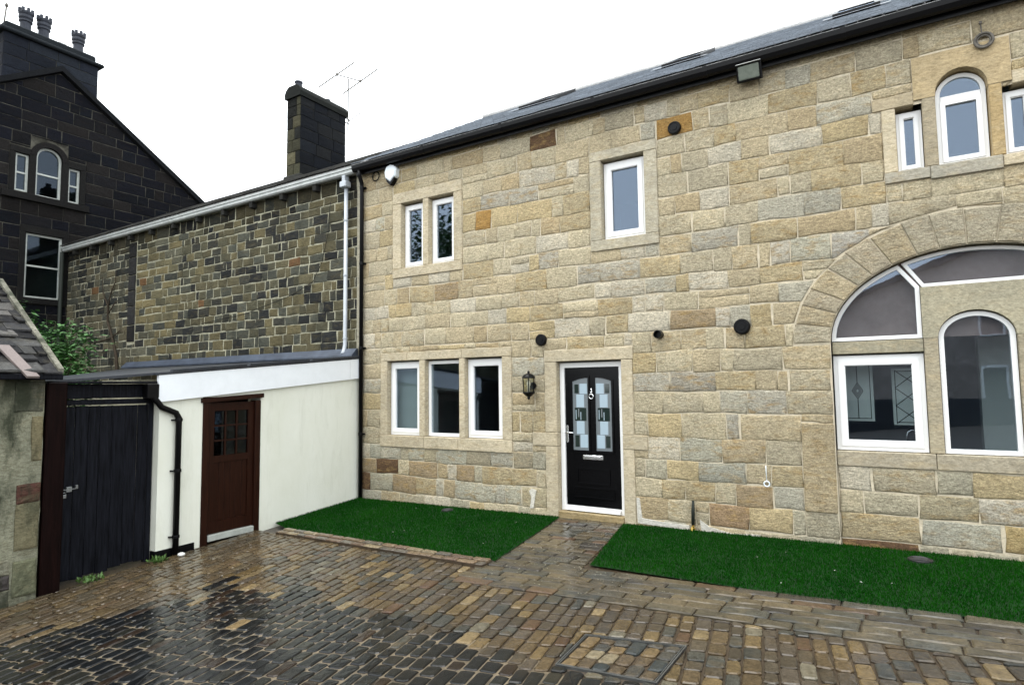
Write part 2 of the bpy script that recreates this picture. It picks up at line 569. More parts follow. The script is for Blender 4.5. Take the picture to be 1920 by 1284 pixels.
def stone(mb, poly, F, depth=0.02, back=0.03, chamfer=0.012, rough=0.008, joint=0.008, rg=rnd, jit=0.006, top=0.8):
    """A stone whose outline is poly (2-d, CCW), put into space by F(u,v,d): d is proud of the wall.
    Outline ring, chamfer ring, inner ring and middle points give it an uneven pitched face."""
    poly = clean(poly)
    if len(poly) < 3 or area(poly) < 0.0015:
        return False
    p = offset_poly(poly, joint)
    if area(p) < 0.001:
        return False
    p = [(x + rg.uniform(-jit, jit), y + rg.uniform(-jit, jit)) for x, y in p]
    # add mid points on long edges so that outlines wobble
    q = []
    for i in range(len(p)):
        a, b = p[i], p[(i + 1) % len(p)]
        q.append(a)
        L = math.hypot(b[0] - a[0], b[1] - a[1])
        k = 2 if L > 0.32 else (1 if L > 0.14 else 0)
        for j in range(k):
            t = (j + 1) / (k + 1)
            q.append((a[0] + (b[0] - a[0]) * t + rg.uniform(-jit, jit) * .7, a[1] + (b[1] - a[1]) * t + rg.uniform(-jit, jit) * .7))
    p = q
    n = len(p)
    cx, cy = sum(a[0] for a in p) / n, sum(a[1] for a in p) / n
    ch = min(chamfer, 0.3 * math.sqrt(area(p)))
    p1 = [(a[0] + (cx - a[0]) * ch / max(0.02, math.hypot(cx - a[0], cy - a[1])), a[1] + (cy - a[1]) * ch / max(0.02, math.hypot(cx - a[0], cy - a[1]))) for a in p]
    p2 = [(a[0] + (cx - a[0]) * 0.45, a[1] + (cy - a[1]) * 0.45) for a in p]
    r0 = [mb.vert(F(a[0], a[1], -back)) for a in p]
    r1 = [mb.vert(F(a[0], a[1], depth * 0.25 + rg.uniform(0, rough * .4))) for a in p]
    r2 = [mb.vert(F(a[0], a[1], depth * top + rg.uniform(-rough, rough) * .6)) for a in p1]
    r3 = [mb.vert(F(a[0], a[1], depth + rg.uniform(-rough, rough))) for a in p2]
    ce = mb.vert(F(cx, cy, depth + rg.uniform(-rough, rough)))
    for i in range(n):
        j = (i + 1) % n
        mb.face([r0[i], r0[j], r1[j], r1[i]])
        mb.face([r1[i], r1[j], r2[j], r2[i]])
        mb.face([r2[i], r2[j], r3[j], r3[i]])
        mb.face([r3[i], r3[j], ce])
    return True

def rect(x0, x1, z0, z1):
    return [(x0, z0), (x1, z0), (x1, z1), (x0, z1)]

def shade(c, v, rg=rnd):
    k = 1 + rg.uniform(-v, v)
    return tuple(max(0.002, x * k) for x in c)

def gz(x, y):
    xx = max(-12.0, min(4.0, x))
    yy = max(-8.0, min(0.5, y))
    return 0.016 * xx + 0.0078 * xx * (-yy)

def point_in(poly, x, y):
    ins = False
    n = len(poly)
    j = n - 1
    for i in range(n):
        xi, yi = poly[i]
        xj, yj = poly[j]
        if (yi > y) != (yj > y) and x < (xj - xi) * (y - yi) / (yj - yi) + xi:
            ins = not ins
        j = i
    return ins

# view size of a piece, to choose which of many become objects of their own
FWD = np.array(fw); RT = np.array(rt2); UP = np.array(up2)
def on_screen(p):
    w = np.array(p) - CAM
    d = w @ FWD
    if d < 0.3:
        return None
    return 960 + 1130.7 * (w @ RT) / d, 642 - 1130.7 * (w @ UP) / d, d

def view_score(p, a, nrm):
    s = on_screen(p)
    if s is None or not (-40 < s[0] < 1960 and -40 < s[1] < 1324):
        return 0.0
    w = CAM - np.array(p)
    dist = np.linalg.norm(w)
    return a * abs(w @ np.array(nrm)) / dist ** 3

def emit_pieces(pieces, name, mat, parent, limit=290, rest_name=None, smooth=False):
    """pieces: list of (score, MB).  The largest in view become objects, the others one 'stuff' part."""
    pieces.sort(key=lambda t: -t[0])
    for s, mb in pieces[:limit]:
        mb.build(name, mat, parent, smooth)
    rest = pieces[limit:]
    if rest:
        big = MB()
        for s, mb in rest:
            o = len(big.v)
            big.v += mb.v
            big.f += [tuple(i + o for i in f) for f in mb.f]
            big.c += mb.c
        big.build(rest_name or (name + "s"), mat, parent, smooth, kind="stuff")

# ================================================================== SETTING: ground, yard, lawns, path
gm = MB()
xs = [-400, -150, -60, -30, -20] + [-14 + i for i in range(0, 27)] + [16, 25, 50, 150, 400]
ys = [-400, -150, -60, -30, -20] + [-14 + i for i in range(0, 17)] + [5, 8, 14, 30, 80, 200, 400]
gi = {}
for i, x in enumerate(xs):
    for j, y in enumerate(ys):
        gi[i, j] = gm.vert((x, y, gz(x, y) - 0.045))
for i in range(len(xs) - 1):
    for j in range(len(ys) - 1):
        gm.face([gi[i, j], gi[i + 1, j], gi[i + 1, j + 1], gi[i, j + 1]])
gm.build("ground", 'ground', kind="structure")

LAWN_L = [(-7.70, -0.06), (-3.86, -0.06), (-3.60, -2.10), (-7.22, -1.88), (-7.70, -1.72)]
LAWN_R = [(-2.94, -0.06), (3.3, -0.06), (3.3, -2.02), (-1.1, -1.96), (-2.62, -1.84)]
DARK = [(-9, -6.6), (-6.38, -5.4), (-6.16, -4.69), (-5.85, -4.25), (-6.0, -3.6), (-5.15, -3.6), (-4.48, -3.69), (-3.59, -3.78), (-2.77, -3.82), (-2.11, -3.95), (-1.9, -4.02), (-1.25, -4.0), (-1.1, -4.4), (0.8, -5.2), (3, -6.5), (3, -11), (-9, -11)]
MANHOLE = [(-1.94, -3.95), (-1.24, -3.93), (-1.22, -3.31), (-1.96, -3.40)]
APRON_FRONT = -2.74

def sheet(poly, name, mat, dz, kind="structure", sub=0.4):
    """polygon sheet following the ground: triangle grid clipped to the polygon"""
    mb = MB()
    x0, x1 = min(p[0] for p in poly), max(p[0] for p in poly)
    y0, y1 = min(p[1] for p in poly), max(p[1] for p in poly)
    nx, ny = int((x1 - x0) / sub) + 1, int((y1 - y0) / sub) + 1
    for i in range(nx):
        for j in range(ny):
            c = rect(x0 + i * sub, x0 + (i + 1) * sub, y0 + j * sub, y0 + (j + 1) * sub)
            for k in range(len(poly)):
                a, b = poly[k], poly[(k + 1) % len(poly)]
                nxx, nyy = -(b[1] - a[1]), (b[0] - a[0])
                c = clip(c, nxx, nyy, nxx * a[0] + nyy * a[1])
                if len(c) < 3:
                    break
            c = clean(c, 0.001)
            if len(c) >= 3:
                mb.poly([(p[0], p[1], gz(p[0], p[1]) + dz) for p in c])
    return mb.build(name, mat, kind=kind)

# --- cobbled yard
yard = struct_empty("cobbled_yard", (-3, -4, gz(-3, -4)))
bedm = MB()
bx = [-8.2 + 0.4 * i for i in range(31)]
by = [-10 + 0.4 * i for i in range(21)]
for i in range(len(bx) - 1):
    for j in range(len(by) - 1):
        cx, cy = (bx[i] + bx[i + 1]) / 2, (by[j] + by[j + 1]) / 2
        pts = [(bx[i], by[j]), (bx[i + 1], by[j]), (bx[i + 1], by[j + 1]), (bx[i], by[j + 1])]
        bedm.poly([(p[0], p[1], gz(*p) - 0.007) for p in pts])
bedm.build("joint_bed", 'bed_dark', yard)
bp = MB()
sub = 0.12
for i in range(int(12 / sub)):
    for j in range(int(7.5 / sub)):
        x, y = -9 + i * sub, -11 + j * sub
        if point_in(DARK, x + sub / 2, y + sub / 2) and y > -10:
            bp.poly([(a, b, gz(a, b) + 0.0005) for a, b in rect(x, x + sub, y, y + sub)])
bp.build("pale_joint_bed", 'bed_pale', yard)

def ground_piece(poly, col, F=None, depth=0.012, joint=0.007, rg=rnd, tilt=0.02, chamfer=0.014, lift=0.0, jit=0.004, corner=0.022):
    mb = MB()
    mb.col = col
    if len(poly) == 4 and corner:          # worn, rounded corners
        q = []
        for k in range(4):
            p0, p1, p2 = poly[k - 1], poly[k], poly[(k + 1) % 4]
            for o_ in (p0, p2):
                L = math.hypot(o_[0] - p1[0], o_[1] - p1[1]) or 1
                t = min(0.3, corner * rg.uniform(0.5, 1.4) / L)
                q.append((p1[0] + (o_[0] - p1[0]) * t, p1[1] + (o_[1] - p1[1]) * t))
        poly = q
    cx = sum(p[0] for p in poly) / len(poly)
    cy = sum(p[1] for p in poly) / len(poly)
    tx, ty, tz = rg.uniform(-tilt, tilt), rg.uniform(-tilt, tilt), rg.uniform(-0.003, 0.003) + lift
    def FF(u, v, d):
        return (u, v, gz(u, v) + (u - cx) * tx + (v - cy) * ty + tz + d)
    if stone(mb, poly, FF, depth, 0.04, chamfer, 0.0012, joint, rg, jit, 0.92):
        return mb, (cx, cy, gz(cx, cy)), area(poly)
    return None

TAN = [((0.074, 0.052, 0.028), 5), ((0.100, 0.070, 0.033), 3.2), ((0.050, 0.040, 0.028), 4.5), ((0.042, 0.042, 0.036), 3), ((0.155, 0.115, 0.06), 1.1), ((0.068, 0.040, 0.024), 0.6), ((0.060, 0.048, 0.036), 3), ((0.11, 0.098, 0.07), 0.6)]
DRK = [((0.006, 0.007, 0.008), 6), ((0.010, 0.011, 0.011), 4), ((0.016, 0.016, 0.013), 2), ((0.020, 0.013, 0.009), 1.2)]
def pick(pal, rg=rnd):
    t = sum(w for _, w in pal)
    r = rg.uniform(0, t)
    for c, w in pal:
        r -= w
        if r <= 0:
            return c
    return pal[-1][0]

rs = random.Random(11)
pieces = []
ang = R(9)
du = (math.cos(ang), math.sin(ang))          # across rows
dv = (-math.sin(ang), math.cos(ang))         # along rows
o0 = (-3.0, -4.0)
u = -6.5
while u < 7.5:
    wd = rs.uniform(0.095, 0.135)
    v = -6.0 + rs.uniform(0, 0.2)
    while v < 3.5:
        ln = rs.uniform(0.14, 0.245)
        uc, vc = u + wd / 2, v + ln / 2
        x = o0[0] + du[0] * uc + dv[0] * vc
        y = o0[1] + du[1] * uc + dv[1] * vc
        if -8.3 < x < 3.2 and -9.0 < y < -1.6:
            poly = [(o0[0] + du[0] * a + dv[0] * b, o0[1] + du[1] * a + dv[1] * b) for a, b in ((u, v), (u + wd, v), (u + wd, v + ln), (u, v + ln))]
            # clip by apron front / kerb front / lean-to wall
            if x > -3.72:
                poly = clip(poly, 0, -1, -(APRON_FRONT - 0.012))
            else:
                # kerb front line from (-7.2,-2.06) to (-3.6,-2.30)
                nx_, ny_ = -0.24, -3.6
                poly = clip(poly, nx_, ny_, nx_ * -7.2 + ny_ * -2.07)
            if y > -4.7:
                poly = clip(poly, 1, 0, -7.70)
            elif len(poly) > 2:
                poly = clip(poly, 1, 0, -7.68)
            if len(poly) >= 3 and any(point_in(MANHOLE, p[0], p[1]) for p in poly):
                best = None
                for e in range(4):
                    a, b = MANHOLE[e], MANHOLE[(e + 1) % 4]
                    nx_, ny_ = b[1] - a[1], -(b[0] - a[0])
                    cp = clip(poly, nx_, ny_, nx_ * a[0] + ny_ * a[1])
                    if len(cp) >= 3 and (best is None or area(cp) > area(best)):
                        best = cp
                poly = best or []
            ok = len(poly) >= 3
            if ok:
                dark = point_in(DARK, x + rs.gauss(0, .10), y + rs.gauss(0, .10))
                if dark:
                    c = pick(DRK, rs)
                    if rs.random() < 0.006:
                        c = (0.16, 0.115, 0.06)
                    jn = rs.uniform(0.004, 0.008)
                else:
                    c = pick(TAN, rs)
                    if x < -6.2:
                        c = tuple(0.5 * a + 0.5 * b for a, b in zip(c, (0.10, 0.075, 0.045)))
                    jn = rs.uniform(0.005, 0.009)
                c = shade(c, 0.22, rs)
                t = ground_piece(poly, c + (0.1 if dark else 0.5,), joint=jn, rg=rs, depth=rs.uniform(0.007, 0.012), tilt=0.008, chamfer=0.010)
                if t:
                    mb, cc, ar = t
                    pieces.append((view_score(cc, ar, (0, 0, 1)), mb))
        v += ln
    u += wd
emit_pieces(pieces, "sett", 'sett', yard, 295, "outer_setts")

# --- flagged path and apron
path = struct_empty("path", (-3.3, -1.5, gz(-3.3, -1.5)))
pb = MB()
for i in range(20):
    for j in range(8):
        x, y = -4.0 + i * 0.36, -2.78 + j * 0.36
        pb.poly([(a, b, gz(a, b) - 0.010) for a, b in rect(x, x + 0.36, y, min(y + 0.36, -0.02))])
pb.build("joint_bed", 'bed_dark', path)
rp = random.Random(5)
FLAG = [((0.0672, 0.0574, 0.0394), 5), ((0.0541, 0.0525, 0.0426), 4), ((0.0820, 0.0656, 0.0410), 3), ((0.0426, 0.0377, 0.0312), 3), ((0.0820, 0.0525, 0.0328), 1), ((0.0700, 0.0340, 0.0200), 0.15)]
pieces = []
y = APRON_FRONT
row = 0
while y < -0.06:
    h = rp.uniform(0.105, 0.155)
    y1 = min(y + h, -0.045)
    ym = (y + y1) / 2
    t = (-ym) / 2.1
    if ym < -1.93:
        xl, xr = -3.64, 3.2
    else:
        xl = -3.88 + 0.26 * t
        xr = -2.93 + 0.30 * t
    if ym < -2.1:
        xl = -3.72 + rp.uniform(-.05, .05)
    x = xl
    while x < xr - 0.02:
        w = rp.uniform(0.2, 0.48) if ym < -1.93 else rp.uniform(0.16, 0.34)
        x1 = min(x + w, xr)
        if xr - x1 < 0.08:
            x1 = xr
        poly = rect(x, x1, y, y1)
        if -2.08 < ym and ym < -1.80 and x1 > -2.7:
            poly = clip(poly, 0.03, -1.0, 0.03 * -2.62 + 1.0 * 1.86)
        c = shade(pick(FLAG, rp), 0.2, rp)
        if len(poly) >= 3:
            tt = ground_piece(poly, c + (0.45,), joint=rp.uniform(0.003, 0.007), rg=rp, tilt=0.006, corner=0.01, depth=rp.uniform(0.012, 0.018))
            if tt:
                pieces.append((view_score(tt[1], tt[2], (0, 0, 1)), tt[0]))
        x = x1
    y = y1
emit_pieces(pieces, "flagstone", 'flag', path, 290)

# --- kerb of two courses of setts in front of the left lawn
kerb = struct_empty("kerb", (-5.4, -2.05, gz(-5.4, -2.05)))
rk = random.Random(3)
KERB = [((0.1520, 0.1080, 0.0680), 4), ((0.2000, 0.1600, 0.1000), 2), ((0.1200, 0.0800, 0.0560), 3), ((0.0960, 0.0840, 0.0680), 2)]
kb = MB()
kx, ky = (-3.62 + 7.20), (-2.12 + 1.90)
kl = math.hypot(kx, ky)
ku = (kx / kl, ky / kl)
kn = (ku[1], -ku[0])
def kpt(s, t):
    return (-7.20 + ku[0] * s + kn[0] * t, -1.90 + ku[1] * s + kn[1] * t)
kp = [kpt(0, 0), kpt(kl, 0), kpt(kl, 0.185), kpt(0, 0.185)]
for r_ in range(2):
    s = 0
    while s < kl - 0.03:
        w = rk.uniform(0.16, 0.30) if r_ else rk.uniform(0.2, 0.4)
        s1 = min(s + w, kl)
        t0, t1 = (0.0, 0.09) if r_ == 0 else (0.09, 0.185)
        poly = [kpt(s, t1), kpt(s1, t1), kpt(s1, t0), kpt(s, t0)]
        tt = ground_piece(poly, shade(pick(KERB, rk), 0.2, rk) + (0.4,), joint=0.004, rg=rk, depth=0.012, lift=0.036 - 0.008 * r_)
        if tt:
            tt[0].build("kerb_sett", 'sett', kerb)
        s = s1
kbed = MB()
a = [(p[0], p[1], gz(*p) - 0.03) for p in kp]
b = [(p[0], p[1], gz(*p) + 0.028) for p in kp]
kbed.face([kbed.vert(p) for p in b])
ia = [kbed.vert(p) for p in a]
ib = [kbed.vert(p) for p in b]
for i in range(4):
    kbed.face([ia[i], ia[(i + 1) % 4], ib[(i + 1) % 4], ib[i]])
kbed.build("kerb_bed", 'bed_dark', kerb)

# --- artificial lawns
def lawn(poly, name, seed, dens, lift, extra):
    sheet(poly[::1] if area(poly) > 0 else poly[::-1], name + "_bed", 'turf_base', lift - 0.012)
    rg = np.random.default_rng(seed)
    x0, x1 = min(p[0] for p in poly), max(p[0] for p in poly)
    y0, y1 = min(p[1] for p in poly), max(p[1] for p in poly)
    n = int((x1 - x0) * (y1 - y0) * dens)
    P = rg.uniform((x0, y0), (x1, y1), (n, 2))
    pa = np.array(poly)
    ins = np.zeros(n, bool)
    j = len(pa) - 1
    for i in range(len(pa)):
        xi, yi = pa[i]; xj, yj = pa[j]
        if yi != yj:
            cond = ((yi > P[:, 1]) != (yj > P[:, 1])) & (P[:, 0] < (xj - xi) * (P[:, 1] - yi) / (yj - yi) + xi)
            ins ^= cond
        j = i
    for (ex, ey, er) in extra:
        ins &= (P[:, 0] - ex) ** 2 + (P[:, 1] - ey) ** 2 > er * er
    P = P[ins]
    n = len(P)
    z = 0.016 * P[:, 0] + 0.0078 * P[:, 0] * (-P[:, 1]) + lift - 0.014
    a = rg.uniform(0, 2 * np.pi, n)
    w = rg.uniform(0.0025, 0.0045, n)
    h = rg.uniform(0.018, 0.034, n)
    l = rg.uniform(0, 0.022, n)
    la = rg.normal(np.pi * 1.5, 1.2, n)
    V = np.zeros((n, 3, 3))
    V[:, 0, 0] = P[:, 0] - w * np.cos(a); V[:, 0, 1] = P[:, 1] - w * np.sin(a); V[:, 0, 2] = z
    V[:, 1, 0] = P[:, 0] + w * np.cos(a); V[:, 1, 1] = P[:, 1] + w * np.sin(a); V[:, 1, 2] = z
    V[:, 2, 0] = P[:, 0] + l * np.cos(la); V[:, 2, 1] = P[:, 1] + l * np.sin(la); V[:, 2, 2] = z + h
    me = bpy.data.meshes.new("grass")
    me.vertices.add(n * 3)
    me.vertices.foreach_set("co", V.reshape(-1))
    me.loops.add(n * 3)
    me.loops.foreach_set("vertex_index", np.arange(n * 3))
    me.polygons.add(n)
    me.polygons.foreach_set("loop_start", np.arange(n) * 3)
    me.polygons.foreach_set("loop_total", np.full(n, 3))
    me.materials.append(M['grass'])
    me.update()
    me.validate()
    o = bpy.data.objects.new("artificial_grass", me)
    COL.objects.link(o)
    o["kind"] = "stuff"
    return o
g1 = lawn(LAWN_L, "lawn", 1, 7000, 0.032, [(-5.62, -0.30, 0.10)])
tag(g1, "artificial green turf in front of the triple window, left of the path", "grass")
g2 = lawn(LAWN_R, "lawn", 2, 7000, 0.022, [(0.24, -0.43, 0.12)])
tag(g2, "artificial green turf strip right of the stone path", "grass")

# ================================================================== STONE HOUSE
house = thing("stone_house", (-2.2, 0, 0), "large pale sandstone barn conversion with black front door, white windows and big arched window", "house")
XL, XR = -7.72, 3.2
EAVE = 5.62
COURSES = [-0.25, 0.04, 0.32, 0.57, 0.81, 1.09, 1.39, 1.66, 1.90, 2.17, 2.43, 2.69, 2.92, 3.14, 3.42, 3.67, 3.93, 4.17, 4.46, 4.70, 4.95, 5.22, 5.46, EAVE]
ARC = (0.85, 2.20)
AI = (1.31, 0.94)
AO = (1.69, 1.32)
# openings in the masonry (clear) and the dressed surrounds round them
DOOR = (-3.90, -2.94, 0.03, 2.09)
TRI = [(-7.09, -6.40), (-6.28, -5.60), (-5.49, -4.81)]
TZ = (0.97, 2.20)
DBL = [(-6.79, -6.32), (-6.20, -5.69)]
DZ = (3.75, 4.86)
SGL = (-3.16, -2.55, 3.73, 4.84)
EXC = [(-4.09, -2.78, -0.3, 2.26), (-4.30, -4.09, 0.91, 1.10), (-2.78, -2.60, 0.91, 1.10),
       (-7.25, -4.64, 0.78, 2.34), (-6.98, -5.52, 3.59, 5.05), (-3.33, -2.37, 3.58, 4.98),
       (0.14, 0.27, 3.99, 4.70), (0.27, 0.51, 3.99, 4.70), (0.51, 0.63, 4.0, 4.74), (0.63, 1.07, 4.0, 5.2), (1.07, 1.18, 4.0, 4.74), (1.18, 1.43, 3.97, 4.70), (1.43, 1.56, 3.97, 4.70),
       (0.44, 1.26, 4.74, 5.20), (0.06, 0.44, 4.70, 4.84), (1.26, 1.64, 4.70, 4.84),
       (0.14, 0.55, 3.88, 4.0), (0.55, 1.15, 3.86, 4.0), (1.15, 1.56, 3.88, 3.99),
       (-0.80, -0.47, 0.31, 1.30), (-0.47, 2.17, -0.3, 2.2), (2.17, 2.5, 0.31, 1.30)]

# mortar backing: cells of the facade that lie in no opening
OPEN = [DOOR] + [(a, b, TZ[0], TZ[1]) for a, b in TRI] + [(a, b, DZ[0], DZ[1]) for a, b in DBL] + [SGL,
       (0.27, 0.51, 4.0, 4.70), (0.63, 1.07, 4.0, 4.99), (1.18, 1.43, 4.0, 4.70), (-0.46, 2.16, -0.3, 2.2), (-0.46, 2.16, 2.2, 3.14)]
ox = sorted(set([XL, XR] + [v for o in OPEN for v in o[:2]]))
oz = sorted(set([-0.3, EAVE + 0.12] + [v for o in OPEN for v in o[2:]]))
wb_ = MB()
for i in range(len(ox) - 1):
    for j in range(len(oz) - 1):
        cx, cz = (ox[i] + ox[i + 1]) / 2, (oz[j] + oz[j + 1]) / 2
        if any(o[0] < cx < o[1] and o[2] < cz < o[3] for o in OPEN):
            continue
        wb_.poly([(ox[i], 0, oz[j]), (ox[i + 1], 0, oz[j]), (ox[i + 1], 0, oz[j + 1]), (ox[i], 0, oz[j + 1])])
# spandrels between the ellipse and its box
NA = 24
def ell(a, k):
    return (ARC[0] - k[0] * math.cos(a), ARC[1] + k[1] * math.sin(a))
for i in range(NA):
    a0, a1 = math.pi * i / NA, math.pi * (i + 1) / NA
    p0, p1 = ell(a0, AI), ell(a1, AI)
    wb_.poly([(p0[0], 0, p0[1]), (p1[0], 0, p1[1]), (p1[0], 0, 3.14), (p0[0], 0, 3.14)])
# spandrel over the small arched window
for i in range(12):
    a0, a1 = math.pi * i / 12, math.pi * (i + 1) / 12
    p0, p1 = (0.85 - .22 * math.cos(a0), 4.77 + .22 * math.sin(a0)), (0.85 - .22 * math.cos(a1), 4.77 + .22 * math.sin(a1))
    wb_.poly([(p0[0], 0, p0[1]), (p1[0], 0, p1[1]), (p1[0], 0, 4.99), (p0[0], 0, 4.99)])
# left end, right end and back of the house, low plinth under the arch
wb_.poly([(XL, 0, -0.3), (XL, 0, EAVE + .12), (XL, 8, EAVE + .12), (XL, 8, -0.3)])
wb_.poly([(XR, 0, -0.3), (XR, 8, -0.3), (XR, 8, EAVE + .12), (XR, 0, EAVE + .12)])
wb_.poly([(XL, 8, -0.3), (XL, 8, EAVE + .12), (XR, 8, EAVE + .12), (XR, 8, -0.3)])
wb_.poly([(-0.46, 0.05, -0.3), (2.16, 0.05, -0.3), (2.16, 0.05, 0.85), (-0.46, 0.05, 0.85)])
for xg in (XL, XR):
    wb_.poly([(xg, 0, EAVE + .12), (xg, 8, EAVE + .12), (xg, 4, 8.0)])
wb_.build("wall", 'mortar', house)

def FH(u, v, d):
    return (u, -d, v)
def FHW(u, v, d):
    return (u, -d, warp(u, v))
def FHrec(u, v, d):
    return (u, 0.05 - d, v)

# palettes: colour, weight
PAL = [((0.5558, 0.4687, 0.3149), 9), ((0.5913, 0.5156, 0.3607), 7), ((0.5262, 0.4629, 0.3320), 5), ((0.5085, 0.4746, 0.3778), 2.5), ((0.5558, 0.4512, 0.2691), 3.0), ((0.5085, 0.4101, 0.2577), 1.6), ((0.6267, 0.5684, 0.4465), 2.5)]
GREY = (0.455, 0.435, 0.375); OCH = (0.50, 0.405, 0.24); ORG = (0.42, 0.25, 0.085); BRN = (0.15, 0.09, 0.052); PALE = (0.60, 0.56, 0.475); GRN = (0.48, 0.475, 0.39); DBR = (0.34, 0.24, 0.135)
# stones that stand out in the facade: point, colour
SPECIAL = [((-4.0, 5.33), BRN), ((-2.2, 5.06), ORG), ((-5.35, 4.57), OCH), ((-5.05, 4.35), ORG), ((-5.25, 4.35), OCH), ((-7.3, 4.85), OCH), ((-6.6, 5.42), OCH),
           ((-7.25, 4.6), GRN), ((-3.45, 4.4), OCH), ((-3.55, 3.95), OCH), ((-5.4, 3.55), OCH), ((-5.1, 3.55), OCH), ((-4.4, 3.3), OCH), ((-6.6, 3.32), OCH), ((-6.0, 3.32), DBR),
           ((-3.8, 2.8), OCH), ((-3.1, 2.8), OCH), ((-2.9, 2.55), OCH), ((-3.5, 2.32), OCH), ((-2.25, 2.55), DBR), ((-1.65, 2.55), PALE), ((-1.2, 2.3), OCH),
           ((-0.85, 3.05), OCH), ((-0.9, 3.3), PALE), ((-0.35, 3.3), (0.46, 0.45, 0.42)), ((-1.9, 3.55), GREY), ((-2.3, 3.3), OCH), ((-1.0, 3.55), OCH), ((-0.75, 3.3), GRN),
           ((-1.5, 4.8), OCH), ((-1.4, 4.35), OCH), ((-0.6, 4.3), OCH), ((-0.3, 4.0), OCH), ((-1.5, 5.3), OCH), ((-0.8, 5.05), OCH),
           ((-2.3, 1.78), GREY), ((-1.75, 1.78), (0.32, 0.305, 0.27)), ((-1.3, 1.78), OCH), ((-1.0, 1.5), GREY), ((-1.5, 1.2), (0.40, 0.39, 0.345)), ((-1.7, 0.95), GRN), ((-1.3, 0.95), (0.44, 0.355, 0.23)), ((-1.8, 0.15), (0.30, 0.17, 0.08)), ((-1.2, 0.45), DBR), ((-1.8, 0.45), OCH), ((-2.3, 0.45), OCH), ((-1.05, 0.7), OCH),
           ((-7.05, 0.45), BRN), ((-6.95, 0.2), DBR), ((-6.6, 0.45), DBR), ((-6.2, 0.45), OCH), ((-5.6, 0.45), DBR), ((-7.6, 0.45), DBR), ((-7.6, 0.1), BRN), ((-4.9, 0.45), OCH), ((-4.5, 0.45), OCH), ((-4.3, 1.2), OCH), ((-6.4, 0.2), OCH),
           ((-5.8, 0.7), GRN), ((-6.5, 0.7), GRN), ((-5.5, 0.2), GRN), ((-5.0, 0.2), GRN), ((-4.7, 0.15), GRN), ((0.05, 3.75), OCH), ((0.0, 5.15), OCH), ((-3.0, 3.35), GREY), ((-3.5, 3.35), GREY), ((-3.9, 3.55), GREY), ((-4.5, 4.6), GREY), ((-4.8, 4.55), GREY)]
SPECIAL_REC = [((-0.3, 0.3), OCH), ((1.0, 0.25), (0.42, 0.30, 0.11)), ((-0.35, 0.0), BRN), ((0.0, 0.0), BRN), ((0.2, 0.02), DBR), ((0.9, 0.5), PALE)]

def wall_stones(x0, x1, courses, excl, wmin, wmax, rg, wf=None):
    """rectangles of a coursed wall with the excluded rectangles cut out"""
    out = []
    for k in range(len(courses) - 1):
        z0, z1 = courses[k], courses[k + 1]
        ex = [e for e in excl if e[2] < z1 - 0.005 and e[3] > z0 + 0.005]
        br = sorted(set([x0, x1] + [min(max(v, x0), x1) for e in ex for v in e[:2]]))
        segs = []
        for a, b in zip(br[:-1], br[1:]):
            if b - a < 0.004:
                continue
            mid = (a + b) / 2
            free = [(z0, z1)]
            for e in ex:
                if e[0] < mid < e[1]:
                    nf = []
                    for f in free:
                        if e[2] > f[0]:
                            nf.append((f[0], min(f[1], e[2])))
                        if e[3] < f[1]:
                            nf.append((max(f[0], e[3]), f[1]))
                    free = [f for f in nf if f[1] - f[0] > 0.035]
            if not free:
                continue
            f = max(free, key=lambda t: t[1] - t[0])
            if segs and abs(segs[-1][1] - a) < 0.005 and segs[-1][2] == f:
                segs[-1] = (segs[-1][0], b, f)
            else:
                segs.append((a, b, f))
        for a, b, f in segs:
            x = a
            while x < b - 0.005:
                w = rg.uniform(wmin, wmax) if rg.random() < 0.8 else rg.uniform(wmin * .5, wmin)
                if wf:
                    w *= wf(x, f[0])
                xe = x + w
                if b - xe < wmin * 0.45:
                    xe = b
                out.append((x, min(xe, b), f[0], f[1]))
                x = min(xe, b)
    return out

rw = random.Random(21)
pieces = []
def warp(u, v):
    """courses wander by a centimetre or two, but keep straight beside the dressed stones"""
    d = 9.0
    for e in EXC:
        dx = max(e[0] - u, 0, u - e[1]); dz = max(e[2] - v, 0, v - e[3])
        d = min(d, math.hypot(dx, dz))
    d = min(d, XR - u, u - XL, max(0, EAVE - v), abs(math.hypot((u - ARC[0]) / AO[0], (max(v, ARC[1]) - ARC[1]) / AO[1]) - 1) * 1.3)
    k = max(0.0, min(1.0, d / 0.3))
    return v + k * (0.007 * math.sin(1.7 * u + 2.3 * v) + 0.007 * math.sin(5.1 * u - 6.7 * v + 1.0))
def split_stones(rects, rg):
    out = []
    for (x0, x1, z0, z1) in rects:
        r_ = rg.random()
        if any(x0 <= p[0] <= x1 and z0 <= p[1] <= z1 for p, c in SPECIAL):
            r_ = 1.0
        if r_ < 0.10 and z1 - z0 > 0.2 and x1 - x0 > 0.3:
            zm = z0 + (z1 - z0) * rg.uniform(0.35, 0.65)
            out += [(x0, x1, z0, zm), (x0, x1, zm, z1)]
        elif r_ < 0.17 and z1 - z0 > 0.2 and x1 - x0 > 0.45:
            zm = z0 + (z1 - z0) * rg.uniform(0.4, 0.6); xm = x0 + (x1 - x0) * rg.uniform(0.6, 0.75)
            out += [(x0, xm, z0, z1), (xm, x1, z0, zm), (xm, x1, zm, z1)]
        else:
            out.append((x0, x1, z0, z1))
    return out
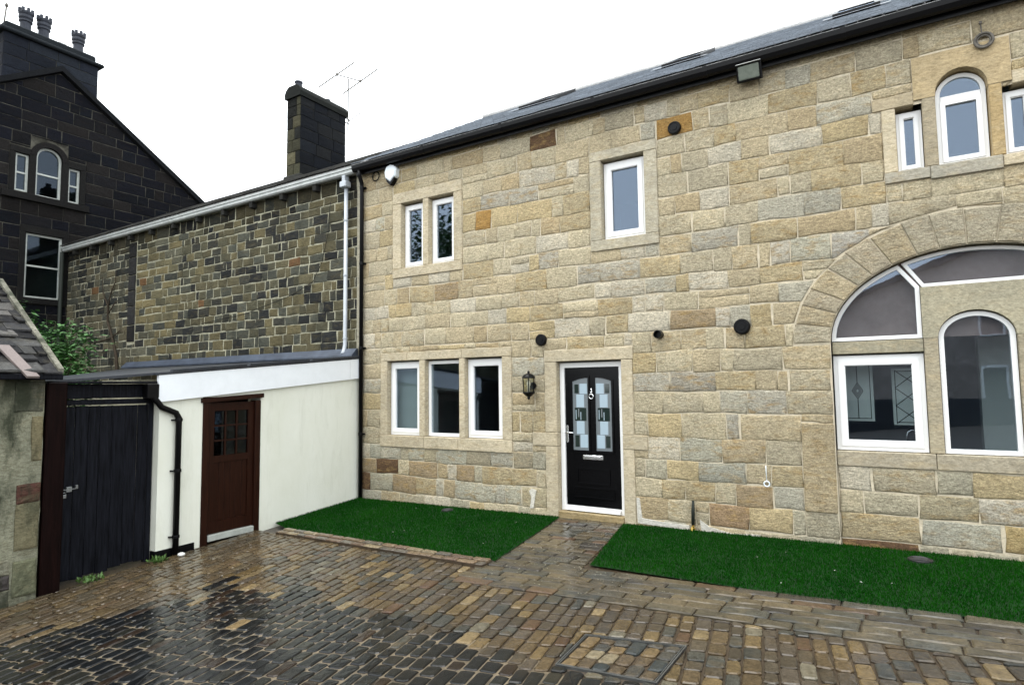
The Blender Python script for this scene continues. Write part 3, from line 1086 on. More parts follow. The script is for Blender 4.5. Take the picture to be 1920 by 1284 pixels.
def house_col(cx, cz, w, h, x0, z0, special, rg):
    for (p, c) in special:
        if x0 <= p[0] <= x0 + w and z0 <= p[1] <= z0 + h:
            c = c if c in (BRN, ORG) else tuple(.68 * a + .32 * e for a, e in zip(c, (.55, .48, .34)))
            return shade(c, 0.05, rg) + (0.7,)
    c = pick(PAL, rg)
    if cz < 0.75 and rg.random() < 0.5:
        c = tuple(0.6 * a + 0.4 * b for a, b in zip(c, (0.36, 0.37, 0.31)))
    return shade(c, 0.065, rg) + (0.6 * rg.random() ** 1.6,)

def arch_clip(poly):
    """cut a stone back to the outside of the voussoir ring"""
    if all(((p[0] - ARC[0]) / AO[0]) ** 2 + ((max(p[1], ARC[1]) - ARC[1]) / AO[1]) ** 2 > 1.0 for p in poly) and not (poly[0][0] < ARC[0] < poly[2][0] and poly[0][1] < ARC[1] + AO[1]):
        cx = sum(p[0] for p in poly) / 4
        return poly
    cx = sum(p[0] for p in poly) / len(poly); cz = sum(p[1] for p in poly) / len(poly)
    a = math.atan2((cz - ARC[1]) / AO[1], (ARC[0] - cx) / AO[0])
    e = ell(a, AO)
    nx, nz = (e[0] - ARC[0]) / AO[0] ** 2, (e[1] - ARC[1]) / AO[1] ** 2
    return clip(poly, nx, nz, nx * e[0] + nz * e[1])

for (x0, x1, z0, z1) in split_stones(wall_stones(XL, XR, COURSES, EXC, 0.24, 0.60, rw), rw):
    poly = rect(x0, x1, z0, z1)
    if z1 > ARC[1]:
        if z0 < ARC[1] and -0.84 < (x0 + x1) / 2 < 2.54 and x1 > -0.8:
            poly = clip(poly, -1, 0, 0.84) if x0 < -0.5 else poly
        poly = arch_clip(poly) if len(poly) >= 3 else poly
    poly = clean(poly)
    if len(poly) < 3 or area(poly) < 0.003:
        continue
    mb = MB()
    mb.col = house_col((x0 + x1) / 2, (z0 + z1) / 2, x1 - x0, z1 - z0, x0, z0, SPECIAL, rw)
    if stone(mb, poly, FHW, rw.uniform(0.006, 0.013), 0.03, 0.018, 0.005, rw.uniform(0.002, 0.007), rw, 0.011):
        pieces.append((view_score(((x0 + x1) / 2, 0, (z0 + z1) / 2), area(poly), (0, -1, 0)), mb))
# recessed masonry under the arch sill
for (x0, x1, z0, z1) in wall_stones(-0.455, 2.155, [-0.25, 0.06, 0.33, 0.58, 0.835], [], 0.3, 0.75, rw):
    mb = MB()
    mb.col = house_col((x0 + x1) / 2, (z0 + z1) / 2, x1 - x0, z1 - z0, x0, z0, SPECIAL_REC, rw)
    if stone(mb, rect(x0, x1, z0, z1), FHrec, rw.uniform(0.008, 0.014), 0.03, 0.018, 0.005, rw.uniform(0.007, 0.012), rw, 0.012):
        pieces.append((view_score(((x0 + x1) / 2, 0, (z0 + z1) / 2), area(rect(x0, x1, z0, z1)), (0, -1, 0)), mb))
emit_pieces(pieces, "stone", 'stone', house, 298, "outer_stones", True)

# --- dressed stones
ASH = (0.495, 0.43, 0.31)
def dressed(name, x0, x1, z0, z1, y0=-0.02, y1=0.2, col=None, label=None, b=0.006, mat='ashlar'):
    mb = MB()
    mb.col = shade(col or ASH, 0.07) + (0.5,)
    g = 0.0025
    mb.bbox(x0 + g, x1 - g, y0, y1, z0 + g, z1 - g, b)
    return fixn(mb.build(name, mat, house, label=label))
# door
dressed("lintel", -4.09, -2.77, 2.09, 2.26)
for zz in ((-0.10, 0.91), (1.10, 2.09)):
    dressed("jamb", -4.09, -3.90, zz[0], zz[1])
    dressed("jamb", -2.94, -2.78, zz[0], zz[1])
dressed("tie_stone", -4.30, -3.90, 0.91, 1.10, -0.022)
dressed("tie_stone", -2.94, -2.60, 0.91, 1.10, -0.022)
dressed("threshold", -3.90, -2.94, -0.10, 0.03, -0.03, 0.3, (0.30, 0.23, 0.12))
# triple window
for a, b in ((-7.25, -6.66), (-6.66, -5.55), (-5.55, -4.64)):
    dressed("lintel", a, b, TZ[1], 2.34)
for a, b in ((-7.25, -6.3), (-6.3, -5.62), (-5.62, -4.64)):
    dressed("sill", a, b, 0.78, TZ[0], -0.028)
dressed("jamb", -7.25, -7.09, *TZ); dressed("jamb", -4.81, -4.64, *TZ)
dressed("mullion", -6.40, -6.28, *TZ); dressed("mullion", -5.60, -5.49, *TZ)
# double window
dressed("lintel", -6.98, -5.52, DZ[1], 5.05)
dressed("sill", -6.98, -5.52, 3.59, DZ[0], -0.026)
dressed("jamb", -6.98, -6.79, *DZ); dressed("jamb", -5.69, -5.52, *DZ); dressed("mullion", -6.32, -6.20, *DZ)
# single window
GSH = (0.44, 0.40, 0.305)
dressed("lintel", -3.33, -2.37, 4.84, 4.98, col=GSH); dressed("sill", -3.33, -2.37, 3.58, 3.73, -0.026, col=GSH)
dressed("jamb", -3.33, -3.16, 3.73, 4.84, col=GSH); dressed("jamb", -2.55, -2.37, 3.73, 4.84, col=GSH)
# trio under the eaves
dressed("jamb", 0.14, 0.27, 4.0, 4.70); dressed("pier", 0.51, 0.63, 4.0, 4.74, col=(0.36, 0.31, 0.22))
dressed("pier", 1.07, 1.18, 4.0, 4.74, col=(0.39, 0.29, 0.15)); dressed("jamb", 1.43, 1.56, 3.99, 4.70)
dressed("lintel", 0.06, 0.44, 4.70, 4.84, col=(0.41, 0.345, 0.235)); dressed("lintel", 1.26, 1.64, 4.70, 4.84)
dressed("sill", 0.14, 0.55, 3.88, 4.0, -0.03, col=(0.37, 0.345, 0.28)); dressed("sill", 0.55, 1.15, 3.86, 4.0, -0.03, col=(0.37, 0.345, 0.28)); dressed("sill", 1.15, 1.56, 3.88, 3.99, -0.03)
mb = MB()
mb.col = (0.42, 0.33, 0.195, 0.8)
outer = [(0.44, 4.74)] + [(0.44, 4.74 + 0.46 * i / 3) for i in range(1, 4)] + [(0.44 + 0.82 * i / 6, 5.20) for i in range(1, 7)] + [(1.26, 5.20 - 0.46 * i / 3) for i in range(1, 4)]
inner = [(0.85 - .22 * math.cos(math.pi * i / (len(outer) - 1)), 4.77 + .22 * math.sin(math.pi * i / (len(outer) - 1))) for i in range(len(outer))]
inner[0] = (0.63, 4.74); inner[-1] = (1.07, 4.74)
for i in range(len(outer) - 1):
    q = [outer[i], outer[i + 1], inner[i + 1], inner[i]]
    mb.poly([(p[0], -0.02, p[1]) for p in q])
    mb.poly([(inner[i][0], -0.02, inner[i][1]), (inner[i + 1][0], -0.02, inner[i + 1][1]), (inner[i + 1][0], 0.2, inner[i + 1][1]), (inner[i][0], 0.2, inner[i][1])])
    mb.poly([(outer[i][0], -0.02, outer[i][1]), (outer[i + 1][0], -0.02, outer[i + 1][1]), (outer[i + 1][0], 0.05, outer[i + 1][1]), (outer[i][0], 0.05, outer[i][1])])
fixn(mb.build("arched_lintel", 'ashlar', house))
# big arch: voussoirs, quoins, beam, mullions, sill, head slab
rv = random.Random(9)
cuts = [0.0]
while cuts[-1] < math.pi - 0.12:
    cuts.append(cuts[-1] + rv.uniform(0.15, 0.20))
cuts[-1] = math.pi
for a0, a1 in zip(cuts[:-1], cuts[1:]):
    mb = MB()
    mb.col = shade(pick([((0.53, 0.46, 0.335), 4), ((0.50, 0.445, 0.33), 3), ((0.51, 0.43, 0.29), 2)], rv), 0.08, rv) + (0.3,)
    k = 3
    inn = [ell(a0 + (a1 - a0) * i / k, AI) for i in range(k + 1)]
    oo = (AO[0] + rv.uniform(-.03, .02), AO[1] + rv.uniform(-.03, .02))
    out_ = [ell(a0 + (a1 - a0) * i / k, oo) for i in range(k + 1)]
    poly = out_[::1] + inn[::-1]
    if area(poly) < 0:
        poly = poly[::-1]
    stone(mb, poly, FH, 0.022, 0.22, 0.008, 0.002, 0.005, rv, 0.001)
    mb.build("voussoir", 'stone', house)
QC = (0.49, 0.405, 0.265)
for z0, z1, c in ((2.17, 2.2, ASH),):
    pass
for sx in (0, 1):
    for (z0, z1, w) in ((0.31, 1.30, 0.33), ):
        a, b = (-0.80, -0.47) if sx == 0 else (2.17, 2.50)
        dressed("quoin", a, b, z0, z1, -0.022, 0.2, QC, b=0.012, mat='stone')
    for (z0, z1, w) in ((1.30, 1.66, 0.42), (1.66, 1.90, 0.38), (1.90, 2.2, 0.40), (-0.2, 0.31, 0.6)):
        pass
for x0, x1 in ((-0.46, 0.45), (0.45, 1.25), (1.25, 2.16)):
    dressed("sill", x0, x1, 0.835, 1.0, 0.03, 0.25, (0.38, 0.335, 0.25))
dressed("beam", -0.455, 0.40, 2.06, 2.20, 0.06, 0.25, (0.34, 0.31, 0.225)); dressed("beam", 1.30, 2.155, 2.06, 2.20, 0.06, 0.25, (0.34, 0.31, 0.225))
dressed("mullion", 0.40, 0.53, 1.0, 2.205, 0.06, 0.25, (0.36, 0.315, 0.225)); dressed("mullion", 1.17, 1.30, 1.0, 2.205, 0.06, 0.25, (0.36, 0.315, 0.225))
mb = MB()
mb.col = (0.36, 0.33, 0.24, 0.2)
NK = 16
ar = [(0.85 - 0.32 * math.cos(math.pi * i / NK), 2.205 + 0.27 * math.sin(math.pi * i / NK)) for i in range(NK + 1)]
ou = []
for i in range(NK + 1):
    t = i / NK
    if t < 0.25:
        ou.append((0.40, 2.205 + (2.745 - 2.205) * t / 0.25))
    elif t <= 0.75:
        ou.append((0.40 + 0.9 * (t - .25) / .5, 2.745))
    else:
        ou.append((1.30, 2.745 - (2.745 - 2.205) * (t - .75) / .25))
for i in range(NK):
    q = [ou[i], ou[i + 1], ar[i + 1], ar[i]]
    mb.poly([(p[0], 0.06, p[1]) for p in q])
    mb.poly([(p[0], 0.25, p[1]) for p in q])
    mb.poly([(ar[i][0], 0.06, ar[i][1]), (ar[i + 1][0], 0.06, ar[i + 1][1]), (ar[i + 1][0], 0.25, ar[i + 1][1]), (ar[i][0], 0.25, ar[i][1])])
    mb.poly([(ou[i][0], 0.06, ou[i][1]), (ou[i + 1][0], 0.06, ou[i + 1][1]), (ou[i + 1][0], 0.25, ou[i + 1][1]), (ou[i][0], 0.25, ou[i][1])])
fixn(mb.build("head_slab", 'ashlar', house))

# --- windows
def window(poly, y, fw_=0.045, sash=0.042, name="window", parent=house, mat='upvc', glass='glass', bar=None):
    """poly CCW in (x,z): frame, sash proud of it, pane; returns the window part"""
    mb = MB()
    i1 = offset_poly(poly, fw_)
    mb.ring(poly, i1, y, y + 0.07)
    w = fixn(mb.build(name, mat, parent))
    cur = i1
    if sash:
        i2 = offset_poly(i1, sash)
        s = MB()
        s.ring(offset_poly(i1, -0.006), i2, y - 0.012, y + 0.05)
        # glazing bead
        s.ring(i2, offset_poly(i2, 0.008), y + 0.0, y + 0.02)
        fixn(s.build("sash", mat, w))
        cur = i2
    g = MB()
    gp = offset_poly(cur, -0.004)
    g.prism(gp, y + 0.024, y + 0.030, 'y')
    fixn(g.build("pane", glass, w))
    return w
for i, (a, b) in enumerate(TRI):
    window(rect(a + 0.006, b - 0.004, TZ[0] + 0.006, TZ[1] - 0.022), 0.075, 0.05, 0.0 if i == 1 else 0.05)
for a, b in DBL:
    window(rect(a + 0.008, b - 0.008, DZ[0] + 0.006, DZ[1] - 0.03), 0.085, 0.045, 0.04)
window(rect(SGL[0] + .008, SGL[1] - .008, SGL[2] + .006, SGL[3] - .025), 0.085, 0.05, 0.055)
window(rect(0.275, 0.505, 4.006, 4.665), 0.09, 0.035, 0.03)
window(rect(1.185, 1.425, 4.006, 4.665), 0.09, 0.035, 0.03)
# small round-headed window: frame, fanlight, casement
def arch_poly(cx, hw, z0, zs, rise, n=12):
    return [(cx - hw, z0), (cx + hw, z0)] + [(cx + hw * math.cos(math.pi * i / n), zs + rise * math.sin(math.pi * i / n)) for i in range(n + 1)]
aw = MB()
ap = arch_poly(0.85, 0.213, 4.006, 4.765, 0.205)
aw.ring(ap, offset_poly(ap, 0.04), 0.09, 0.16)
W = fixn(aw.build("window", 'upvc', house))
tb = MB(); tb.box(0.68, 1.02, 0.085, 0.15, 4.70, 4.75); tb.build("transom", 'upvc', W)
s = MB(); q = rect(0.675, 1.025, 4.044, 4.70); s.ring(q, offset_poly(q, 0.045), 0.078, 0.14); fixn(s.build("sash", 'upvc', W))
g = MB(); g.prism(rect(0.715, 0.985, 4.085, 4.66), 0.11, 0.116, 'y'); fixn(g.build("pane", 'glass', W))
g = MB(); g.prism([(0.85 + 0.176 * math.cos(math.pi * i / 12), 4.748 + 0.182 * math.sin(math.pi * i / 12)) for i in range(13)], 0.11, 0.116, 'y'); fixn(g.build("pane", 'glass', W))
# big arch
window(rect(-0.45, 0.395, 1.006, 2.045), 0.11, 0.05, 0.055)
window(rect(1.305, 2.15, 1.006, 2.045), 0.11, 0.05, 0.055)
window(arch_poly(0.85, 0.315, 1.006, 2.205, 0.255, 16), 0.11, 0.045, 0.0)
def ellx(x):
    return ARC[1] + AI[1] * math.sqrt(max(0, 1 - ((x - ARC[0]) / AI[0]) ** 2))
# quarter lights: bounded by beam, mullion line, diagonal divider and ellipse
def quarter(sign):
    pts = [(-0.455, 2.21), (0.395, 2.21), (0.395, 2.76), (0.215, ellx(0.215) - 0.012)]
    a0 = math.acos((ARC[0] - 0.215) / AI[0])
    for i in range(1, 13):
        a = a0 * (1 - i / 12)
        pts.append((ARC[0] - AI[0] * math.cos(a) + 0.006 * math.cos(a), ARC[1] + AI[1] * math.sin(a) - 0.012 * math.sin(a) + 0.012 * (1 - math.sin(a)) * (i / 12)))
    pts = clean(pts, 0.01)
    if sign < 0:
        pts = [(2 * ARC[0] - x, z) for x, z in pts][::-1]
    return pts
window(quarter(1), 0.11, 0.04, 0.0)
window(quarter(-1), 0.11, 0.04, 0.0)
top = [(0.42, 2.75), (1.28, 2.75)]
x_r = 2 * ARC[0] - 0.24
aS = math.acos((ARC[0] - 0.24) / AI[0])
for i in range(15):
    a = math.pi - aS - (math.pi - 2 * aS) * i / 14
    top.append((ARC[0] - (AI[0] - .01) * math.cos(a), ARC[1] + (AI[1] - .012) * math.sin(a)))
window(top, 0.112, 0.035, 0.0)

# --- front door
DY = 0.085
mb = MB(); q = rect(DOOR[0] + .004, DOOR[1] - .004, DOOR[2], DOOR[3] - .018); mb.ring(q, [(DOOR[0] + .07, DOOR[2] + .07), (DOOR[1] - .07, DOOR[2] + .07), (DOOR[1] - .07, DOOR[3] - .085), (DOOR[0] + .07, DOOR[3] - .085)], DY, DY + 0.075)
front_door = fixn(mb.build("front_door", 'upvc', house, label="black panelled front door in a white frame with two leaded glass panels"))
lx0, lx1, lz0, lz1 = DOOR[0] + .074, DOOR[1] - .074, DOOR[2] + .074, DOOR[3] - .089
mb = MB(); mb.bbox(lx0, lx1, DY + 0.022, DY + 0.066, lz0, lz1, 0.004)
fixn(mb.build("door_leaf", 'black_gloss', front_door))
ly = DY + 0.022
def apoly(x0, x1, z0, z1, rise, left):
    n = 6
    tp = []
    for i in range(n + 1):
        t = i / n
        x = x1 + (x0 - x1) * t
        d = t if left else 1 - t
        tp.append((x, z1 - rise * d * d))
    return [(x0, z0), (x1, z0)] + tp
lxm = (lx0 + lx1) / 2
for left, (x0, x1) in ((True, (lx0 + 0.115, lxm - 0.055)), (False, (lxm + 0.055, lx1 - 0.115))):
    q = apoly(x0, x1, 0.86, 1.86, 0.05, left)
    mb = MB(); mb.ring(offset_poly(q, -0.028), q, ly - 0.014, ly + 0.004)
    gl = fixn(mb.build("glazing_bead", 'black_gloss', front_door))
    mb = MB(); mb.prism(offset_poly(q, 0.001), ly - 0.003, ly + 0.002, 'y'); fixn(mb.build("leaded_glass", 'cames', gl))
    w = x1 - x0
    for k in range(5):
        z0, z1 = 0.895 + k * 0.185, 0.895 + k * 0.185 + 0.178
        if k == 2:
            mb = MB(); mb.bbox(x0 + .03, x1 - .03, ly - 0.006, ly - .0005, z0, z1, .002); fixn(mb.build("glass_piece", 'clearblk', gl))
            for e, (ea, eb) in enumerate(((.02, .15), (.05, .165), (.01, .12))):
                mb = MB(); xx = x0 + .045 + e * .036; mb.bbox(xx, xx + .012 + .006 * (e == 1), ly - 0.009, ly - .005, z0 + ea, z0 + eb, .002); fixn(mb.build("glass_piece", 'frosted' if e != 1 else 'cames', gl))
            continue
        end = k in (0, 4)
        if left:
            fx0, fx1 = (x0 + w * .46, x1 - .012) if end else (x0 + w * .24, x1 - w * .26)
        else:
            fx0, fx1 = (x0 + .012, x1 - w * .46) if end else (x0 + w * .26, x1 - w * .24)
        if k == 4:
            z1 -= .035
        mb = MB(); mb.bbox(fx0, fx1, ly - 0.006, ly - .0005, z0, z1, .002)
        fixn(mb.build("glass_piece", 'frosted', gl))
        if end:
            dx0, dx1 = (x0 + .03, fx0 - .014) if left else (fx1 + .014, x1 - .03)
            mb = MB(); mb.bbox(dx0, dx1, ly - 0.006, ly - .0005, z0 + .01, z1 - .01, .002)
            fixn(mb.build("glass_piece", 'clearblk', gl))
# lower panel mouldings
for z0, z1, x0, x1 in ((0.40, 0.62, lx0 + .16, lx1 - .16), (0.21, 0.36, lx0 + .1, lx1 - .1)):
    q = rect(x0, x1, z0, z1)
    mb = MB(); mb.ring(q, offset_poly(q, 0.02), ly - 0.012, ly + 0.004); fixn(mb.build("panel_moulding", 'black_gloss', front_door))
mb = MB(); mb.bbox(lxm - .15, lxm + .15, ly - 0.012, ly + .003, 0.735, 0.80, .006)
lb = fixn(mb.build("letterbox", 'chrome', front_door))
mb = MB(); mb.bbox(lxm - .12, lxm + .12, ly - 0.02, ly - .0125, 0.752, 0.786, .003); fixn(mb.build("flap", 'chrome', lb))
mb = MB(); mb.bbox(lx0 + .008, lx0 + .042, ly - 0.012, ly + .003, 0.96, 1.20, .008)
hd = fixn(mb.build("door_handle", 'chrome', front_door))
mb = MB(); mb.tube([(lx0 + .025, ly - .012, 1.10), (lx0 + .025, ly - .05, 1.10), (lx0 + .14, ly - .055, 1.098)], 0.009, 8); mb.build("lever", 'chrome', hd, True)
mb = MB(); mb.torus((lxm, ly - .02, 1.60), 0.032, 0.008, 'y'); mb.lathe((lxm, ly - .03, 1.655), [(0.006, 0), (0.018, 0.008), (0.018, 0.028), (0.022, .032)], 12, 'y'); mb.bbox(lxm - .008, lxm + .008, ly - .018, ly, 1.66, 1.71, .002)
mb.build("knocker", 'chrome', front_door, True)
mb = MB()
for k in range(3):
    mb.bbox(lx0 + .004, lx1 - .004, DY - 0.02 - .012 * k, DY - .002, DOOR[2] + .052 - .02 * k, DOOR[2] + .068 - .02 * k, .003)
fixn(mb.build("threshold_strip", 'upvc', front_door))

# --- interior seen dimly through the glass
mb = MB()
def room(x0, x1, y0, y1, z0, z1):
    c = [(x0, y0, z0), (x1, y0, z0), (x1, y1, z0), (x0, y1, z0), (x0, y0, z1), (x1, y0, z1), (x1, y1, z1), (x0, y1, z1)]
    for q in ((0, 1, 2, 3), (4, 7, 6, 5), (1, 5, 6, 2), (2, 6, 7, 3), (3, 7, 4, 0)):
        mb.poly([c[k] for k in q])
room(-7.6, -4.45, 0.26, 4.2, 0.02, 2.5)
room(-4.4, -2.4, 0.26, 4.2, 0.02, 2.5)
room(-0.9, 2.6, 0.30, 4.6, 0.02, 3.6)
room(-7.6, -4.6, 0.26, 4.2, 2.8, 5.5)
room(-4.5, -2.0, 0.26, 4.2, 2.8, 5.5)
room(-0.5, 2.6, 0.30, 4.6, 3.7, 5.5)
mb.build("interior", 'room', house)
mb = MB(); mb.box(0.93, 1.7, 0.75, 0.95, 0.93, 2.62); mb.build("nib_wall", 'room', house)
mb = MB(); mb.box(-7.2, -6.34, 0.24, 0.25, 0.93, 2.3); mb.build("reflection_panel", 'wall_reflection', house)  # added panel; its pale colour stands in for the lean-to wall's reflection
mb = MB(); mb.box(-0.5, 2.2, 0.205, 0.225, 2.215, 3.2); mb.build("pane_tone_panel", 'pane_tone', house)  # added panel, there only to brighten and tint the arch's upper panes
for q in ((-7.5, -4.5, 0.30, 0.92, 0.05, 0.90), (-0.8, 2.5, 0.35, 0.95, 0.05, 0.92)):
    mb = MB(); mb.box(*q); mb.build("kitchen_worktop", 'roomdark', house)

# --- roof, eaves, gutter
SL = 0.585
def zr(y):
    return 5.70 + (y + 0.20) * SL
rr = random.Random(17)
mb = MB()
mb.prism([(-0.19, zr(-0.19) - .03), (4.0, zr(4.0) - .03), (8.2, zr(-0.2) - .03), (8.2, zr(-.2) - .12), (4.0, zr(4.0) - .18), (-0.19, zr(-0.19) - .10)], XL - 0.06, XR + .1, 'x')
roof = fixn(mb.build("roof", 'slate', house))
mb = MB()
nrm_ = Vector((0, -SL, 1)).normalized()
k = 0
y = -0.215
dy = 0.19
while y < 3.95:
    x = XL - 0.06 + (0.13 if k % 2 else 0)
    while x < XR + .05:
        w = 0.25
        c0 = rr.uniform(0.12, 0.20)
        mb.col = (c0 * .86, c0, c0 * 1.2, 0.1)
        t0, t1 = 0.022, 0.004
        y2 = min(y + dy + 0.02, 4.0)
        zz = rr.uniform(-.002, .003)
        a = [(x + .003, y, zr(y) + t0 - .018 + zz), (x + w - .003, y, zr(y) + t0 - .018 + zz), (x + w - .003, y2, zr(y2) + t1 - .018 + zz), (x + .003, y2, zr(y2) + t1 - .018 + zz)]
        b = [(p[0], p[1], p[2] - .012) for p in a]
        ia = [mb.vert(p) for p in a]; ib = [mb.vert(p) for p in b]
        mb.face(ia)
        mb.face([ib[0], ib[1], ia[1], ia[0]])
        mb.face([ib[1], ib[2], ia[2], ia[1]])
        mb.face([ib[3], ib[0], ia[0], ia[3]])
        x += w
    y += dy
    k += 1
mb.build("slates", 'slate', roof, kind="stuff")
mb = MB(); mb.tube([(XL - .06, 4.0, zr(4.0) - .01), (XR + .1, 4.0, zr(4.0) - .01)], 0.07, 10); mb.build("ridge_tiles", 'slate', roof, True)
mb = MB(); mb.box(XL - 0.04, XR, -0.10, -0.075, 5.50, 5.68); mb.box(XL - .04, XR, -0.075, 0.03, 5.55, 5.57)
mb.build("fascia", 'black_plastic', house)
mb = MB()
prof = [(-0.215, 5.655), (-0.208, 5.60), (-0.185, 5.555), (-0.15, 5.545), (-0.115, 5.56), (-0.102, 5.60), (-0.102, 5.655), (-0.108, 5.655), (-0.112, 5.61), (-0.15, 5.56), (-0.20, 5.60), (-0.206, 5.655)]
mb.prism(prof, XL - 0.05, XR, 'x')
gut = mb.build("gutter", 'black_plastic', house)
fixn(gut)
for gx in (-6.2, -4.7, -3.2, -1.7, -0.2, 1.3):
    mb = MB(); mb.prism([(p[0] + (-.004 if p[0] < -.15 else .004), p[1] + (-.006 if p[1] < 5.62 else 0.004)) for p in prof[:7]], gx, gx + .05, 'x'); fixn(mb.build("gutter_bracket", 'black_plastic', gut))
mb = MB()
mb.tube([(-7.63, -0.155, 5.56), (-7.63, -0.155, 5.47), (-7.655, -0.075, 5.36), (-7.66, -0.062, 5.28), (-7.66, -0.062, -0.12)], 0.036, 12)
dp = mb.build("downpipe", 'black_plastic', house, True)
for z in (5.25, 3.9, 2.42, 0.95):
    mb = MB(); mb.lathe((-7.66, -0.062, z), [(0.040, 0), (0.042, 0.005), (0.042, 0.045), (0.040, 0.05)], 12); mb.box(-7.73, -7.59, -0.045, -0.018, z + .01, z + .04)
    mb.build("pipe_clip", 'black_plastic', dp)
# rooflights
for (x0, x1, y0, y1) in ((-0.35, 0.25, 2.1, 3.2), (-2.9, -2.25, 2.1, 3.2), (-5.7, -5.0, 2.1, 3.2)):
    mb = MB()
    def RF(u, v, d):
        return (u, v, zr(v) + d)
    def ringz(mb, o, i, d0, d1):
        n = 4
        A = [mb.vert(RF(p[0], p[1], d1)) for p in o]; B = [mb.vert(RF(p[0], p[1], d1)) for p in i]
        C_ = [mb.vert(RF(p[0], p[1], d0)) for p in o]; D = [mb.vert(RF(p[0], p[1], d0)) for p in i]
        for a in range(4):
            b = (a + 1) % 4
            mb.face([A[a], A[b], B[b], B[a]]); mb.face([C_[a], C_[b], A[b], A[a]]); mb.face([B[a], B[b], D[b], D[a]])
    ringz(mb, rect(x0, x1, y0, y1), rect(x0 + .06, x1 - .06, y0 + .06, y1 - .06), -0.02, 0.07)
    rl = fixn(mb.build("rooflight", 'black_plastic', roof))
    mb = MB(); mb.poly([RF(p[0], p[1], 0.055) for p in rect(x0 + .055, x1 - .055, y0 + .055, y1 - .055)]); mb.build("rooflight_pane", 'glass', roof)
    mb = MB(); mb.poly([RF(p[0], p[1], 0.03) for p in rect(x0 - .12, x1 + .12, y0 - .22, y0)]); mb.build("lead_apron", 'lead', roof)
# lime smears at the foot of the wall, drip stains below the sills
for poly in ([(-4.36, .02), (-4.30, .03), (-4.27, .2), (-4.25, .28), (-4.33, .3), (-4.37, .26), (-4.33, .18)], [(-2.76, -.02), (-2.1, -.04), (-2.1, .02), (-2.5, .03), (-2.7, .05), (-2.73, .30), (-2.77, .3)], [(-1.95, -.06), (-1.3, -.07), (-1.28, .0), (-1.6, -.02), (-1.86, .03), (-1.97, .1)]):
    mb = MB(); mb.col = (.58, .56, .50, .1)
    mb.prism(poly, -.021, .0, 'y'); fixn(mb.build("lime_smear", 'ashlar', house))

# ================================================================== fittings on the house wall
def vent(x, z, r, label, y=-0.02, cowl=False):
    mb = MB()
    if cowl:
        mb.lathe((x, y, z), [(r, 0.02), (r, -0.10), (r * .86, -0.102), (r * .86, -0.03)], 18, 'y')
    else:
        mb.lathe((x, y, z), [(r * 1.0, 0.02), (r, -0.022), (r * .93, -0.035), (r * .80, -0.038), (r * .78, -0.028), (r * .45, -0.028), (r * .42, -0.036), (r * .1, -0.036)], 20, 'y')
    o = mb.build("wall_vent", 'black_plastic')
    fixn(o)
    return tag(o, label, "vent", "round black vents on the house wall")
vent(-2.12, 5.05, 0.085, "round black vent on an orange stone right of the top middle window")
vent(-4.13, 2.41, 0.085, "round black vent above the lantern, left of the front door lintel")
vent(-2.40, 2.39, 0.052, "small black flue stub upper right of the front door", cowl=True)
vent(-1.39, 2.43, 0.095, "largest round black vent, between front door and big arch")

# lantern
lt = thing("wall_lantern", (-4.275, -0.02, 1.55), "black carriage lantern on the wall left of the front door", "lantern")
mb = MB(); mb.lathe((-4.275, -0.02, 1.76), [(0.05, 0.01), (0.05, -0.012), (0.03, -0.02)], 12, 'y'); mb.tube([(-4.275, -0.03, 1.76), (-4.275, -0.075, 1.72), (-4.275, -0.13, 1.70)], .012, 6); mb.build("bracket", 'black_plastic', lt)
cxl, cyl = -4.275, -0.15
mb = MB(); mb.lathe((cxl, cyl, 1.87), [(0.092, -0.005), (0.10, 0.0), (0.095, 0.015), (0.06, 0.05), (0.03, 0.062), (0.014, 0.066), (0.02, 0.08), (0.008, 0.10)], 12); mb.build("cap", 'black_plastic', lt)
mb = MB(); mb.lathe((cxl, cyl, 1.66), [(0.082, 0.012), (0.09, 0.004), (0.082, -0.008), (0.045, -0.045), (0.02, -0.06), (0.024, -0.075), (0.006, -0.10)], 12); mb.build("base", 'black_plastic', lt)
for k in range(6):
    a = 2 * math.pi * k / 6
    mb = MB(); mb.tube([(cxl + .08 * math.cos(a), cyl + .08 * math.sin(a), 1.665), (cxl + .092 * math.cos(a), cyl + .092 * math.sin(a), 1.87)], .008, 5); mb.build("rib", 'black_plastic', lt)
mb = MB(); mb.lathe((cxl, cyl, 1.665), [(0.072, 0.0), (0.084, 0.2)], 12); mb.build("glass", 'lantern_glass', lt)
mb = MB(); mb.lathe((cxl, cyl, 1.67), [(0.018, 0.0), (0.018, 0.08), (0.028, 0.1), (0.028, 0.13), (0.012, 0.16)], 8); mb.build("bulb", 'upvc', lt, True)

# floodlight
fl = thing("floodlight", (-1.17, -0.02, 5.40), "rectangular black floodlight under the eaves of the sandstone house", "floodlight")
mb = MB()
def tiltp(x, y, z):   # tilted down 18 deg about its back top edge
    a = R(20); yy, zz = y + 0.10, z - 5.50
    return (x, -0.10 + yy * math.cos(a) - zz * math.sin(a), 5.50 + yy * math.sin(a) + zz * math.cos(a))
def tbox(mb, x0, x1, y0, y1, z0, z1):
    s = len(mb.v)
    mb.bbox(x0, x1, y0, y1, z0, z1, .008)
    for i in range(s, len(mb.v)):
        mb.v[i] = tiltp(*mb.v[i])
tbox(mb, -1.315, -1.03, -0.17, -0.09, 5.385, 5.59)
fixn(mb.build("housing", 'black_plastic', fl))
mb = MB(); tbox(mb, -1.29, -1.055, -0.176, -0.168, 5.41, 5.568); fixn(mb.build("lens", 'lamp_glass', fl))
mb = MB()
for q in ((-1.318, -1.027, -0.188, -0.165, 5.585, 5.597),):
    tbox(mb, *q)
fixn(mb.build("rim", 'steel', fl))
